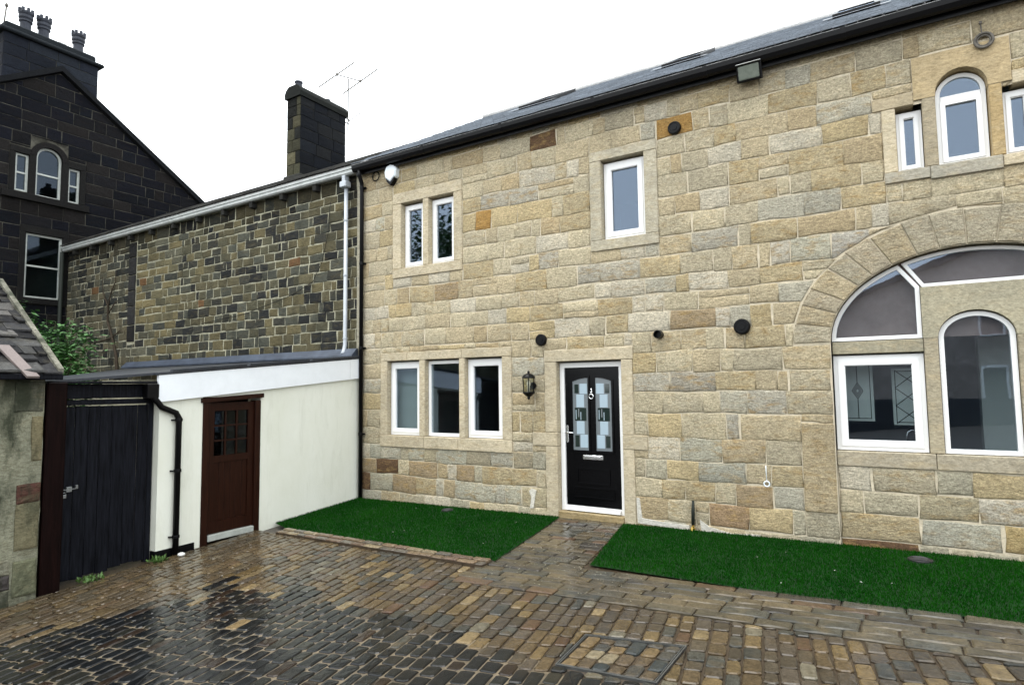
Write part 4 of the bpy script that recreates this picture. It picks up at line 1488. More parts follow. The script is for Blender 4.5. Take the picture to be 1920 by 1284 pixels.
mb = MB(); mb.box(-1.20, -1.14, -0.10, 0.0, 5.45, 5.53); mb.build("bracket", 'black_plastic', fl)

# alarm box
al = thing("alarm_box", (-6.965, -0.02, 5.2), "white shield-shaped burglar alarm box high above the twin window", "alarm box")
mb = MB()
sh = [(-6.965, 5.24), (-6.85, 5.33), (-6.83, 5.44), (-6.87, 5.53), (-6.965, 5.56), (-7.06, 5.53), (-7.10, 5.44), (-7.08, 5.33)]
mb.prism(sh, -0.085, -0.0, 'y')
sh2 = [(-6.965 + (p[0] + 6.965) * .82, 5.41 + (p[1] - 5.41) * .82) for p in sh]
a = [mb.vert((p[0], -0.0855, p[1])) for p in sh]; b = [mb.vert((p[0], -0.11, p[1])) for p in sh2]
for i in range(8):
    mb.face([a[i], a[(i + 1) % 8], b[(i + 1) % 8], b[i]])
mb.face(b)
fixn(mb.build("cover", 'alarm', al))
mb = MB(); mb.prism([(-6.965, 5.19), (-6.89, 5.26), (-6.87, 5.325), (-6.965, 5.245), (-7.06, 5.325), (-7.04, 5.26)], -0.10, -0.01, 'y'); fixn(mb.build("strobe_lens", 'black_plastic', al))

# cable loop and old iron ring
mb = MB(); mb.torus((-7.36, -0.03, 5.44), 0.085, 0.006, 'y', 20, 5); mb.torus((-7.355, -0.037, 5.435), 0.075, 0.006, 'y', 20, 5)
tag(mb.build("cable_loop", 'black_plastic', None, True), "thin dark loop of cable between drainpipe and alarm box", "cable")
rg_ = thing("iron_ring", (1.06, -0.02, 5.10), "old iron ring hanging on the wall above the round-headed window", "ring")
mb = MB(); mb.torus((1.06, -0.045, 5.20), 0.075, 0.013, 'y', 22, 7); mb.torus((1.06, -0.035, 5.20), 0.055, 0.010, 'y', 22, 7); mb.build("hoop", 'rust', rg_, True)
mb = MB(); mb.tube([(1.045, -0.02, 5.40), (1.05, -0.03, 5.27)], .006, 5); mb.lathe((1.045, -0.0, 5.40), [(0.014, -.035), (0.014, .01)], 8, 'y'); mb.build("hanger", 'rust', rg_)
mb = MB(); mb.tube([(-1.19, -0.03, 0.80), (-1.188, -0.035, 0.72), (-1.185, -0.035, 0.622)], .0045, 5); mb.torus((-1.185, -0.04, 0.592), 0.030, 0.008, 'y', 18, 6)
tag(mb.build("cable_ring", 'alarm', None, True), "white cable end with a ring hanging low on the wall right of the door", "cable")
sp_ = thing("garden_tap", (-2.04, -0.06, -0.05), "lagged standpipe with brass tap at the wall foot, right of the door", "tap")
mb = MB(); mb.tube([(-2.035, -0.05, 0.33), (-2.04, -0.055, 0.2), (-2.045, -0.05, 0.04)], [.016, .022, .02], 8); mb.build("pipe", 'earthpipe', sp_, True)
mb = MB(); mb.lathe((-2.045, -0.05, -0.05), [(.02, 0), (.026, .02), (.026, .05), (.014, .06), (.014, .1)], 10); mb.tube([(-2.045, -0.06, 0.02), (-2.045, -0.11, 0.02), (-2.045, -0.125, -0.02)], .010, 6); mb.build("tap_body", 'brass', sp_)

# taps inside, leaded panels leaning inside the square arch window
def mixer(x, y, z, label):
    mb = MB()
    pts = [(x, y, z), (x, y, z + .22)] + [(x + .06 - .06 * math.cos(a), y, z + .22 + .06 * math.sin(a)) for a in (R(40), R(80), R(120), R(160))] + [(x + .12, y, z + .17)]
    mb.tube(pts, .011, 7); mb.lathe((x, y, z), [(.03, 0), (.03, .015), (.018, .03)], 10)
    return tag(mb.build("kitchen_tap", 'chrome', None, True), label, "tap")
mixer(-5.15, 0.55, 0.905, "chrome kitchen tap behind the right pane of the triple window")
mixer(0.22, 0.62, 0.925, "chrome kitchen tap behind the square pane of the arched window")
def leaded(x0, x1, z0, z1, y, label, lattice):
    t = thing("leaded_panel", ((x0 + x1) / 2, y, z0), label, "glass panel")
    mb = MB(); mb.bbox(x0, x1, y, y + .02, z0, z1, .004); fixn(mb.build("sheet", 'pale_glass', t))
    xm, zm = (x0 + x1) / 2, (z0 + z1) / 2
    mb = MB()
    q = rect(x0 + .03, x1 - .03, z0 + .03, z1 - .03)
    mb.ring(q, offset_poly(q, .007), y - .004, y + .001)
    if lattice:
        for k in range(-1, 2):
            for s in (-1, 1):
                mb.tube([(xm - .12, y - .002, zm + k * .2 - s * .1), (xm + .12, y - .002, zm + k * .2 + s * .1)], .004, 4)
    else:
        mb.tube([(xm, y - .002, z0 + .03), (xm, y - .002, zm - .1)], .004, 4); mb.tube([(xm, y - .002, zm + .1), (xm, y - .002, z1 - .03)], .004, 4)
        for k in range(3):
            rr_ = .1 - k * .028
            dq = [(xm, zm - rr_), (xm + rr_ * .6, zm), (xm, zm + rr_), (xm - rr_ * .6, zm)]
            mb.ring(dq, offset_poly(dq, .008), y - .004, y + .001)
    fixn(mb.build("lead_cames", 'black_plastic', t))
leaded(-0.40, -0.08, 1.30, 2.00, 0.50, "tall pale leaded glass panel with a diamond knot behind the square window", False)
leaded(0.10, 0.40, 1.26, 1.90, 0.52, "shorter pale leaded panel with lattice behind the square window", True)

# drain covers and manhole
def drain(x, y, r, lift, label):
    mb = MB(); z = gz(x, y) + lift
    mb.lathe((x, y, z), [(r, -0.03), (r, 0.0), (r * .9, 0.006), (r * .86, -0.001)], 20)
    t = mb.build("drain_cover", 'iron')
    fixn(t)
    for k in range(3):
        b = MB(); b.bbox(x - r * .6, x + r * .6, y - r * .5 + k * r * .4, y - r * .5 + k * r * .4 + r * .18, z + .001, z + .008, .002); fixn(b.build("grate_bar", 'iron', t))
    return tag(t, label, "drain cover", "drain covers in the turf")
drain(0.24, -0.43, 0.105, 0.026, "round black drain cover in the right turf below the arched window")
drain(-5.62, -0.30, 0.085, 0.036, "round black drain cover in the left turf close to the house wall")
mh = thing("manhole_cover", (-1.59, -3.65, gz(-1.6, -3.65)), "recessed metal-framed manhole cover filled with tan setts", "manhole cover")
mb = MB()
def gring(mb, o, i, h0, h1):
    A = [mb.vert((p[0], p[1], gz(*p) + h1)) for p in o]; B = [mb.vert((p[0], p[1], gz(*p) + h1)) for p in i]
    C_ = [mb.vert((p[0], p[1], gz(*p) + h0)) for p in o]; D = [mb.vert((p[0], p[1], gz(*p) + h0)) for p in i]
    for a in range(4):
        b = (a + 1) % 4
        mb.face([A[a], A[b], B[b], B[a]]); mb.face([C_[a], C_[b], A[b], A[a]]); mb.face([B[a], B[b], D[b], D[a]])
m1 = offset_poly(MANHOLE, 0.010); m2 = offset_poly(m1, 0.009)
gring(mb, m1, m2, -0.03, 0.011)
m3 = offset_poly(m2, 0.006); m4 = offset_poly(m3, 0.006)
gring(mb, m3, m4, -0.03, 0.010)
fixn(mb.build("frame", 'steel', mh))
rm = random.Random(4)
mx0, mx1, my0, my1 = m4[0][0], m4[1][0], m4[0][1], m4[2][1]
nrow = 6
for i in range(nrow):
    f0, f1 = i / nrow, (i + 1) / nrow
    v = 0.0
    while v < 0.999:
        v1 = min(1, v + rm.uniform(0.22, 0.36))
        if 1 - v1 < 0.12:
            v1 = 1
        def bil(s, t):
            a = [m4[0][k] * (1 - s) + m4[1][k] * s for k in (0, 1)]; b = [m4[3][k] * (1 - s) + m4[2][k] * s for k in (0, 1)]
            return (a[0] * (1 - t) + b[0] * t, a[1] * (1 - t) + b[1] * t)
        poly = [bil(f0, v), bil(f1, v), bil(f1, v1), bil(f0, v1)]
        c = pick([((0.13, 0.09, 0.045), 3), ((0.075, 0.055, 0.034), 4), ((0.05, 0.047, 0.04), 2), ((0.17, 0.14, 0.09), 1.0), ((0.03, 0.035, 0.035), 1)], rm)
        tt = ground_piece(poly, c + (0.4,), joint=0.006, rg=rm, depth=0.010)
        if tt:
            tt[0].build("inset_sett", 'sett', mh)
        v = v1

# ================================================================== OLD TERRACE behind the lean-to
old = thing("old_terrace", (-13, 1, -0.2), "blackened rubble stone building with white gutter behind the white lean-to", "building")
OX0, OX1 = -18.95, -7.74
OY = 0.06
OE = 5.60
mb = MB()
mb.poly([(OX0, OY, -0.6), (OX1, OY, -0.6), (OX1, OY, OE + .1), (OX0, OY, OE + .1)])
mb.poly([(OX0, OY, OE + .1), (OX1, OY, OE + .1), (OX1, 8, OE + .1), (OX0, 8, OE + .1)])
mb.c = [(0.42, 0.405, 0.305, 0.0)] * len(mb.f)
mb.build("wall", 'oldstone', old)
ro = random.Random(31)
def FO(u, v, d):
    return (u, OY - d, v)
OC = [2.02]
while OC[-1] < OE - 0.1:
    t = (OC[-1] - 2.0) / 3.6
    OC.append(OC[-1] + ro.uniform(0.185, 0.235) * (1.0 - 0.22 * t))
OC[-1] = OE
OLDP = [((0.1070, 0.0950, 0.0560), 5), ((0.0818, 0.0780, 0.0504), 4), ((0.1348, 0.1150, 0.0616), 2.5), ((0.0698, 0.0730, 0.0582), 4), ((0.0418, 0.0420, 0.0347), 4), ((0.0205, 0.0220, 0.0224), 4)]
OLDL = [((0.1674, 0.1400, 0.0728), 5), ((0.1395, 0.1250, 0.0728), 4), ((0.1070, 0.1050, 0.0762), 3), ((0.0512, 0.0550, 0.0470), 1.5)]
OLDF = [((0.1116, 0.1000, 0.0650), 4), ((0.0791, 0.0770, 0.0560), 4), ((0.0512, 0.0540, 0.0448), 3), ((0.0205, 0.0230, 0.0224), 3)]
def owf(x, z):
    return 1.35 if (-15.4 < x < -13.6) else 1.0
pieces = []
for (x0, x1, z0, z1) in wall_stones(OX0, OX1, OC, [(-15.72, -15.36, 2.9, 5.4)], 0.20, 0.42, ro, owf):
    cx, cz = (x0 + x1) / 2, (z0 + z1) / 2
    pal = OLDL if (-15.4 < cx < -13.5 and ro.random() < .8) else (OLDF if cx < -15.4 else OLDP)
    c = pick(pal, ro)
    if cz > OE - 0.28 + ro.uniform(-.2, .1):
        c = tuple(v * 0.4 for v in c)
    if ro.random() < 0.003:
        c = (0.13, 0.07, 0.032)
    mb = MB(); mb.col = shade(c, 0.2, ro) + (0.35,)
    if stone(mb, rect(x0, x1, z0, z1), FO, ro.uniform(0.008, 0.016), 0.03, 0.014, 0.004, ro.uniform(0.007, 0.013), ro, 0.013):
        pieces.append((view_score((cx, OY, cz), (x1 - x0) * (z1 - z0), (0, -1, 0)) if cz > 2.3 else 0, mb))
emit_pieces(pieces, "stone", 'oldstone', old, 298, "far_stones")
# soot-black buttress strip
z = 2.95
while z < 5.35:
    h = ro.uniform(0.3, 0.6)
    mb = MB(); c = ro.uniform(0.012, 0.03); mb.col = (c, c, c * 1.05, 0.1)
    stone(mb, rect(-15.71, -15.38, z, min(z + h, 5.4)), FO, 0.035, 0.03, 0.015, 0.006, 0.006, ro, 0.006)
    mb.build("strip_stone", 'oldstone', old)
    z += h
# pale corner strip beside the house downpipe
mb = MB(); mb.col = (0.33, 0.31, 0.24, 0.1); mb.bbox(-7.85, -7.735, OY - .05, OY + .02, 2.2, OE, .006); fixn(mb.build("corner_render", 'ashlar', old))
# roof
def zo(y):
    return 5.74 + (y + 0.12) * 0.552
mb = MB()
mb.prism([(-0.12, zo(-.12) - .02), (4, zo(4) - .02), (8.2, zo(-.12) - .02), (8.2, zo(-.12) - .1), (4, zo(4) - .16), (-0.12, zo(-.12) - .08)], OX0, OX1 - 0.06, 'x')
oroof = fixn(mb.build("roof", 'stoneslate', old))
mb = MB(); rr2 = random.Random(8); y = -0.16; k = 0
while y < 3.9:
    x = OX0
    while x < OX1 - 0.1:
        w = rr2.uniform(0.25, 0.5)
        c0 = rr2.uniform(0.03, 0.07); mb.col = (c0, c0 * 1.0, c0 * .95, 0.3)
        y2 = min(y + .33, 4.0); xe = min(x + w, OX1 - .07)
        d = rr2.uniform(0, .008)
        a = [(x + .004, y, zo(y) + .028 + d), (xe - .004, y, zo(y) + .028 + d), (xe - .004, y2, zo(y2) + .006 + d), (x + .004, y2, zo(y2) + .006 + d)]
        ia = [mb.vert(p) for p in a]; ib = [mb.vert((p[0], p[1], p[2] - .03)) for p in a]
        mb.face(ia)
        for i in (0, 1, 3):
            mb.face([ib[i], ib[(i + 1) % 4], ia[(i + 1) % 4], ia[i]])
        x += w
    y += .3
mb.build("stone_slates", 'stoneslate', oroof, kind="stuff")
# white gutter on the wall head, corbel blocks
mb = MB()
prof = [(-0.13, 5.70), (-0.13, 5.655), (-0.112, 5.655), (-0.112, 5.60), (-0.085, 5.575), (-0.03, 5.575), (0.03, 5.60), (0.03, 5.70)]
mb.prism(prof, OX0 + .02, OX1 - .10, 'x')
og = fixn(mb.build("gutter", 'gutter_white', old))
x = OX0 + .5
while x < OX1 - .3:
    mb = MB(); mb.col = (0.03, 0.03, 0.028, 0.1); mb.bbox(x, x + .10, -0.07, OY, 5.45, 5.572, .01); fixn(mb.build("corbel", 'oldstone', old)); x += 0.95
mb = MB(); mb.bbox(-8.16, -8.0, -0.13, 0.01, 5.36, 5.47, .012); mb.bbox(-8.12, -8.04, -.11, -.01, 5.46, 5.58, .006)
hop = fixn(mb.build("hopper", 'pipe_grey', old))
mb = MB(); mb.tube([(-8.08, -0.035, 5.37), (-8.08, -0.035, 2.52), (-8.08, -0.06, 2.42), (-8.05, -0.12, 2.36)], .036, 12)
op = mb.build("downpipe", 'pipe_grey', old, True)
for z in (4.75, 3.75, 2.62):
    mb = MB(); mb.lathe((-8.08, -0.035, z), [(.040, 0), (.043, .005), (.043, .03), (.04, .035)], 12); mb.build("pipe_clip", 'pipe_grey', op)
# thin dark cable across the wall
mb = MB(); mb.tube([(-8.55, .02, 5.2), (-8.6, .015, 4.6), (-8.75, .015, 4.1), (-9.0, .015, 3.75), (-9.6, .012, 3.55), (-11, .012, 3.3), (-12.5, .012, 3.2)], .007, 4); mb.build("cable", 'black_plastic', old)
# chimney stack of the terrace
CX0, CX1, CY0, CY1 = -12.42, -11.92, 2.05, 3.52
mb = MB()
mb.prism([(CX0 + .01, CY0 + .01), (CX1 - .01, CY0 + .01), (CX1 - .01, CY1 - .01), (CX0 + .01, CY1 - .01)], 6.6, 9.0, 'z')
chim = fixn(mb.build("chimney", 'sootmortar', old))
rc = random.Random(2)
def chim_blocks(x0, x1, y0, y1, courses, par, pal_side, pal_end, matn, wmin, wmax, end_face=True, name="block"):
    for k in range(len(courses) - 1):
        z0, z1 = courses[k], courses[k + 1]
        y = y0
        while y < y1 - .01:
            w = rc.uniform(wmin, wmax); ye = y + w
            if y1 - ye < wmin * .6:
                ye = y1
            mb = MB(); mb.col = shade(pick(pal_side, rc), .25, rc) + (.2,)
            if stone(mb, rect(y, ye, z0, z1), lambda u, v, d: (x1 - .01 + d, u, v), .02, .02, .008, .004, .004, rc, .003):
                mb.build(name, matn, par)
            y = ye
        if end_face:
            x = x0
            while x < x1 - .01:
                w = rc.uniform(wmin * .6, wmax * .8); xe = x + w
                if x1 - xe < wmin * .4:
                    xe = x1
                mb = MB(); mb.col = shade(pick(pal_end, rc), .25, rc) + (.3,)
                if stone(mb, rect(x, xe, z0, z1), lambda u, v, d: (u, y0 + .01 - d, v), .02, .02, .008, .004, .004, rc, .003):
                    mb.build(name, matn, par)
                x = xe
SOOT = [((0.0050, 0.0066, 0.0100), 4), ((0.0080, 0.0099, 0.0137), 3), ((0.0130, 0.0143, 0.0163), 1.2)]
OLIVE = [((0.10, 0.092, 0.055), 3), ((0.06, 0.058, 0.036), 3), ((0.014, 0.015, 0.013), 4)]
chim_blocks(CX0, CX1, CY0, CY1, [7.0, 7.3, 7.62, 7.92, 8.22, 8.52, 8.78, 9.0], chim, SOOT, OLIVE, 'soot', .35, .6)
mb = MB(); mb.col = (0.05, 0.05, 0.045, .2); mb.bbox(CX0 - .06, CX1 + .05, CY0 - .06, CY1, 6.6, 7.02, .02); fixn(mb.build("plinth", 'soot', chim))
mb = MB(); mb.col = (0.014, 0.016, 0.014, .2)
capp = [(CX0 - .04, 9.0), (CX1 + .04, 9.0), (CX1 + .05, 9.12), (CX1 + .0, 9.22), (CX1 - .1, 9.30), (CX0 + .1, 9.30), (CX0 + .0, 9.22), (CX0 - .05, 9.12)]
mb.prism(capp, CY0 - .05, CY1 + .04, 'y'); fixn(mb.build("cap", 'soot', chim))
mb = MB(); mb.lathe((CX0 + .27, CY0 + .12, 9.30), [(.085, 0), (.085, .12), (.10, .125), (.10, .16), (.08, .165)], 12); mb.build("pot", 'clay', chim)
mb = MB(); mb.lathe((CX0 + .27, CY0 + 1.05, 9.30), [(.08, 0), (.085, .05), (.07, .08)], 12); mb.build("pot", 'clay', chim)
# aerial on the chimney
ae = thing("tv_aerial", (-11.98, 3.66, 8.75), "thin television aerial on a pole beside the terrace chimney", "aerial")
mb = MB(); mb.tube([(-11.98, 3.66, 8.7), (-11.98, 3.66, 10.15)], .018, 7); mb.build("mast", 'rust', ae)
mb = MB(); mb.tube([(-12.25, 3.50, 10.28), (-11.72, 3.86, 10.10)], .016, 6); mb.build("boom", 'rust', ae)
for (px, py, pz) in ((-12.25, 3.50, 10.28), (-11.72, 3.86, 10.10)):
    mb = MB(); mb.tube([(px - .30, py - .35, pz - .42), (px + .30, py + .35, pz + .42)], .017, 5); mb.lathe((px, py, pz - .03), [(.03, 0), (.03, .06)], 8); mb.build("element", 'rust', ae)
mb = MB(); mb.tube([(-11.98, 3.66, 8.95), (-11.7, 3.9, 9.25)], .012, 5); mb.tube([(-11.98, 3.5, 8.9), (-11.98, 3.7, 8.9)], .015, 5); mb.tube([(-11.98, 3.5, 9.02), (-11.98, 3.72, 9.02)], .015, 5); mb.build("bracket", 'rust', ae)

# dead climber on the old wall
cl = thing("bare_climber", (-16.1, 0.02, 2.2), "bare dark climber stem forking up the old stone wall", "climber")
mb = MB(); mb.tube([(-16.0, 0.0, 2.1), (-16.12, .02, 2.6), (-16.35, .02, 3.1), (-16.6, .02, 3.5), (-16.62, .02, 3.9), (-16.45, .02, 4.35)], [.04, .035, .03, .025, .018, .008], 6); mb.build("stem", 'bark', cl)
for pts in ([(-16.35, .02, 3.1), (-16.0, .02, 3.25), (-15.75, .02, 3.2)], [(-16.35, .02, 3.1), (-16.8, .02, 3.05), (-17.6, .02, 3.0)], [(-16.6, .02, 3.7), (-16.3, .02, 3.95), (-15.9, .02, 4.1)], [(-16.62, .02, 3.9), (-16.9, .02, 4.3), (-16.95, .02, 4.7)], [(-16.5, .02, 4.2), (-16.3, .02, 4.5), (-16.25, .02, 4.8)]):
    mb = MB(); mb.tube(pts, [.018, .012, .004], 5); mb.build("twig", 'bark', cl)

# ================================================================== GABLE HOUSE far left
gab = thing("gable_house", (-21, -0.3, -0.5), "tall soot-black stone gable house with three chimney pots at far left", "house")
GX = -19.0
GA = (-0.30, 10.55)         # apex (y, z)
SLOPE = 0.66
GY0, GY1 = -5.6, 5.6
def rake(y):
    return GA[1] - abs(y - GA[0]) * SLOPE
GW = [(-0.92, -0.08, 4.24, 5.96), (-1.22, -0.92, 7.02, 8.03), (-0.77, -0.17, 6.98, 8.37), (-0.01, 0.28, 7.0, 7.97)]
gy = sorted(set([GY0, GY1, GA[0]] + [v for o in GW for v in o[:2]]))
gzs = sorted(set([-0.8, 6.4] + [v for o in GW for v in o[2:] if v < 6.4]))
mb = MB()
for i in range(len(gy) - 1):
    for j in range(len(gzs) - 1):
        cy, cz = (gy[i] + gy[i + 1]) / 2, (gzs[j] + gzs[j + 1]) / 2
        if any(o[0] < cy < o[1] and o[2] < cz < o[3] for o in GW):
            continue
        mb.poly([(GX, gy[i], gzs[j]), (GX, gy[i + 1], gzs[j]), (GX, gy[i + 1], gzs[j + 1]), (GX, gy[i], gzs[j + 1])])
    # above 6.4 up to the rakes, with the three-light opening
    a, b = gy[i], gy[i + 1]
    mid = (a + b) / 2
    ops = [o for o in GW if o[2] > 6.4 and o[0] < mid < o[1]]
    if ops:
        o = ops[0]
        mb.poly([(GX, a, 6.4), (GX, b, 6.4), (GX, b, o[2]), (GX, a, o[2])])
        mb.poly([(GX, a, o[3]), (GX, b, o[3]), (GX, b, rake(b)), (GX, a, rake(a))])
    else:
        mb.poly([(GX, a, 6.4), (GX, b, 6.4), (GX, b, rake(b)), (GX, a, rake(a))])
mb.poly([(GX, GY0, -0.8), (GX, GY0, rake(GY0)), (GX - 9, GY0, rake(GY0)), (GX - 9, GY0, -.8)])
mb.poly([(GX, GY1, -0.8), (GX, GY1, rake(GY1)), (GX - 9, GY1, rake(GY1)), (GX - 9, GY1, -.8)])
mb.build("wall", 'sootmortar', gab)
rgb = random.Random(41)
GP = [((0.0047, 0.0055, 0.0095), 5), ((0.0076, 0.0077, 0.0095), 4), ((0.0123, 0.0110, 0.0108), 3), ((0.0038, 0.0050, 0.0081), 3), ((0.0171, 0.0154, 0.0149), 1)]
gc = [2.6]
while gc[-1] < 10.6:
    gc.append(gc[-1] + rgb.uniform(0.27, 0.36))
GEX = [(o[0] - 0.13, o[1] + 0.13, o[2] - 0.16, o[3] + 0.2) for o in GW]
pieces = []
for (y0, y1, z0, z1) in wall_stones(-3.2, 5.0, gc, GEX, 0.42, 0.85, rgb):
    poly = clip(clip(rect(y0, y1, z0, z1), -SLOPE, -1, -SLOPE * GA[0] - GA[1]), SLOPE, -1, SLOPE * GA[0] - GA[1])
    poly = clean(poly)
    if len(poly) < 3 or area(poly) < .004:
        continue
    mb = MB(); mb.col = shade(pick(GP, rgb), .25, rgb) + (.4,)
    if stone(mb, poly, lambda u, v, d: (GX + d, u, v), rgb.uniform(.006, .018), .03, .012, .005, rgb.uniform(.005, .008), rgb, .004):
        pieces.append((view_score((GX, (y0 + y1) / 2, (z0 + z1) / 2), area(poly), (1, 0, 0)), mb))
emit_pieces(pieces, "stone", 'soot', gab, 295, "far_stones")
def gdress(name, y0, y1, z0, z1, x=0.03, c=0.012):
    mb = MB(); mb.col = (c, c * .97, c * .95, .3); mb.bbox(GX - .2, GX + x, y0, y1, z0, z1, .01)
    return fixn(mb.build(name, 'soot', gab))
gdress("jamb", -1.05, -.92, 4.24, 5.96); gdress("jamb", -.08, .05, 4.24, 5.96); gdress("lintel", -1.05, .05, 5.96, 6.16); gdress("sill", -1.05, .05, 4.08, 4.24, .06)
gdress("jamb", -1.35, -1.22, 7.0, 8.03); gdress("pier", -.92, -.77, 6.98, 8.1, .04); gdress("pier", -.17, -.01, 6.98, 8.1, .04); gdress("jamb", .28, .41, 7.0, 7.97)
gdress("lintel", -1.35, -.77, 8.03, 8.2); gdress("lintel", -.17, .41, 7.97, 8.16); gdress("sill", -1.5, .5, 6.80, 6.98, .10)
# arched hood over the middle light
mb = MB(); mb.col = (.012, .011, .011, .3)
n = 12
for i in range(n):
    a0, a1 = math.pi * i / n, math.pi * (i + 1) / n
    def P(a, r): return (-.47 - r * math.cos(a), 8.06 + r * math.sin(a))
    q = [P(a0, .30), P(a1, .30), P(a1, .44), P(a0, .44)]
    mb.poly([(GX + .05, p[0], p[1]) for p in q]); mb.poly([(GX - .1, p[0], p[1]) for p in q[:2]] + [(GX + .05, p[0], p[1]) for p in q[1::-1]]); mb.poly([(GX, p[0], p[1]) for p in q[2:]] + [(GX + .05, p[0], p[1]) for p in q[:1:-1]])
    mb.poly([(GX - .01, *P(a0, .30)), (GX - .01, *P(a1, .30)), (GX - .01, P(a1, .3)[0], 8.37), (GX - .01, P(a0, .3)[0], 8.37)])
fixn(mb.build("arched_hood", 'soot', gab))
# sash windows
def gsash(y0, y1, z0, z1, arch=0.0):
    t = 0.055
    mb = MB()
    if arch:
        n = 10; zs = z1 - arch
        o = [(y0, z0), (y1, z0)] + [((y0 + y1) / 2 + (y1 - y0) / 2 * math.cos(math.pi * i / n), zs + arch * math.sin(math.pi * i / n)) for i in range(n + 1)]
    else:
        o = rect(y0, y1, z0, z1)
    mb.ring(o, offset_poly(o, t), GX - .13, GX - .05, 'x')
    w = fixn(mb.build("window", 'sash_paint', gab))
    zm = (z0 + z1) / 2 - arch * .2
    mb = MB(); mb.box(GX - .12, GX - .06, y0 + t - .01, y1 - t + .01, zm - .022, zm + .022); mb.build("meeting_rail", 'sash_paint', w)
    for h0, h1 in ((z0 + t, zm - .02), (zm + .02, z1 - t)):
        if arch and h1 > zm + .1:
            q = [(y0 + t, h0), (y1 - t, h0)] + [((y0 + y1) / 2 + ((y1 - y0) / 2 - t) * math.cos(math.pi * i / 10), z1 - arch + (arch - t) * math.sin(math.pi * i / 10)) for i in range(11)]
        else:
            q = rect(y0 + t, y1 - t, h0, h1)
        mb = MB(); mb.prism(q, GX - .10, GX - .094, 'x'); fixn(mb.build("pane", 'oldglass', w))
gsash(-.92, -.08, 4.24, 5.96); gsash(-1.22, -.92, 7.02, 8.03); gsash(-.77, -.17, 6.98, 8.36, .30); gsash(-.01, .28, 7.0, 7.97)
mb = MB()
for (y0, y1, z0, z1) in ((-1.1, .2, 4.0, 6.3), (-1.4, .5, 6.7, 8.6)):
    x0, x1 = GX - 3, GX - .25
    c = [(x0, y0, z0), (x1, y0, z0), (x1, y1, z0), (x0, y1, z0), (x0, y0, z1), (x1, y0, z1), (x1, y1, z1), (x0, y1, z1)]
    for q in ((0, 1, 2, 3), (4, 7, 6, 5), (0, 3, 7, 4), (0, 4, 5, 1), (2, 6, 7, 3)):
        mb.poly([c[k] for k in q])
mb.build("interior", 'room', gab)
# roof slabs with dark verge
mb = MB()
e = .12
mb.prism([(GY0 - .3, rake(GY0 - .3) + .04), (GA[0], GA[1] + .04), (GY1 + .3, rake(GY1 + .3) + .04), (GY1 + .3, rake(GY1 + .3) + .20), (GA[0], GA[1] + .20), (GY0 - .3, rake(GY0 - .3) + .20)], GX - 9, GX + e, 'x')
mb.col = (.008, .009, .011, .1)
mb.c = [mb.col] * len(mb.f)
groof = fixn(mb.build("roof", 'soot', gab))
# big stack
KX0, KX1, KY0, KY1 = -20.0, -19.12, -1.55, 0.68
mb = MB(); mb.prism([(KX0, KY0), (KX1 - .01, KY0), (KX1 - .01, KY1), (KX0, KY1)], 9.0, 11.3, 'z'); kst = fixn(mb.build("chimney", 'sootmortar', gab))
chim_blocks(KX0, KX1, KY0, KY1, [9.6, 9.95, 10.28, 10.6, 10.92, 11.2], kst, [((0.013, 0.016, 0.024), 3), ((0.018, 0.022, 0.030), 2)], [((0.010, 0.012, 0.018), 3)], 'soot', .5, .85)
mb = MB(); mb.col = (.016, .02, .024, .1); mb.bbox(KX0 - .1, KX1 + .12, KY0 - .12, KY1 + .12, 11.2, 11.30, .03); mb.bbox(KX0, KX1 - .02, KY0 + .02, KY1 - .05, 11.30, 11.52, .04); fixn(mb.build("cap", 'soot', kst))
for py in (-0.97, -0.55, 0.30):
    mb = MB()
    pr = [(.125, 0), (.125, .32), (.155, .34), (.155, .38), (.135, .40), (.165, .44), (.165, .50), (.14, .52), (.168, .56), (.172, .62), (.12, .63)]
    mb.lathe((-19.5, py, 11.50), pr, 14)
    pt = mb.build("chimney_pot", 'clay', kst)
    mb = MB()
    for k in range(8):
        a = 2 * math.pi * k / 8
        x_, y_ = -19.5 + .15 * math.cos(a), py + .15 * math.sin(a)
        mb.box(x_ - .03, x_ + .03, y_ - .03, y_ + .03, 12.08, 12.20)
    mb.build("crown", 'clay', kst)
mb = MB(); mb.lathe((-19.5, -.12, 11.50), [(.11, 0), (.12, .16), (.09, .18)], 12); mb.build("short_pot", 'litter', kst)
mb = MB(); mb.tube([(-19.5, -1.46, 11.3), (-19.45, -1.42, 12.05)], .02, 6); mb.lathe((-19.45, -1.42, 12.03), [(.035, 0), (.04, .05), (.02, .1)], 8); mb.col = (.1, .05, .05, 0)
tag(mb.build("roof_rod", 'rust', None, True), "thin rod standing on the left end of the big chimney", "rod")
# ivy-dark damp corner pipe on the gable
mb = MB(); mb.tube([(-18.9, -.12, 5.55), (-18.9, -.12, -.3)], .05, 8); mb.build("downpipe", 'earthpipe', gab, True)

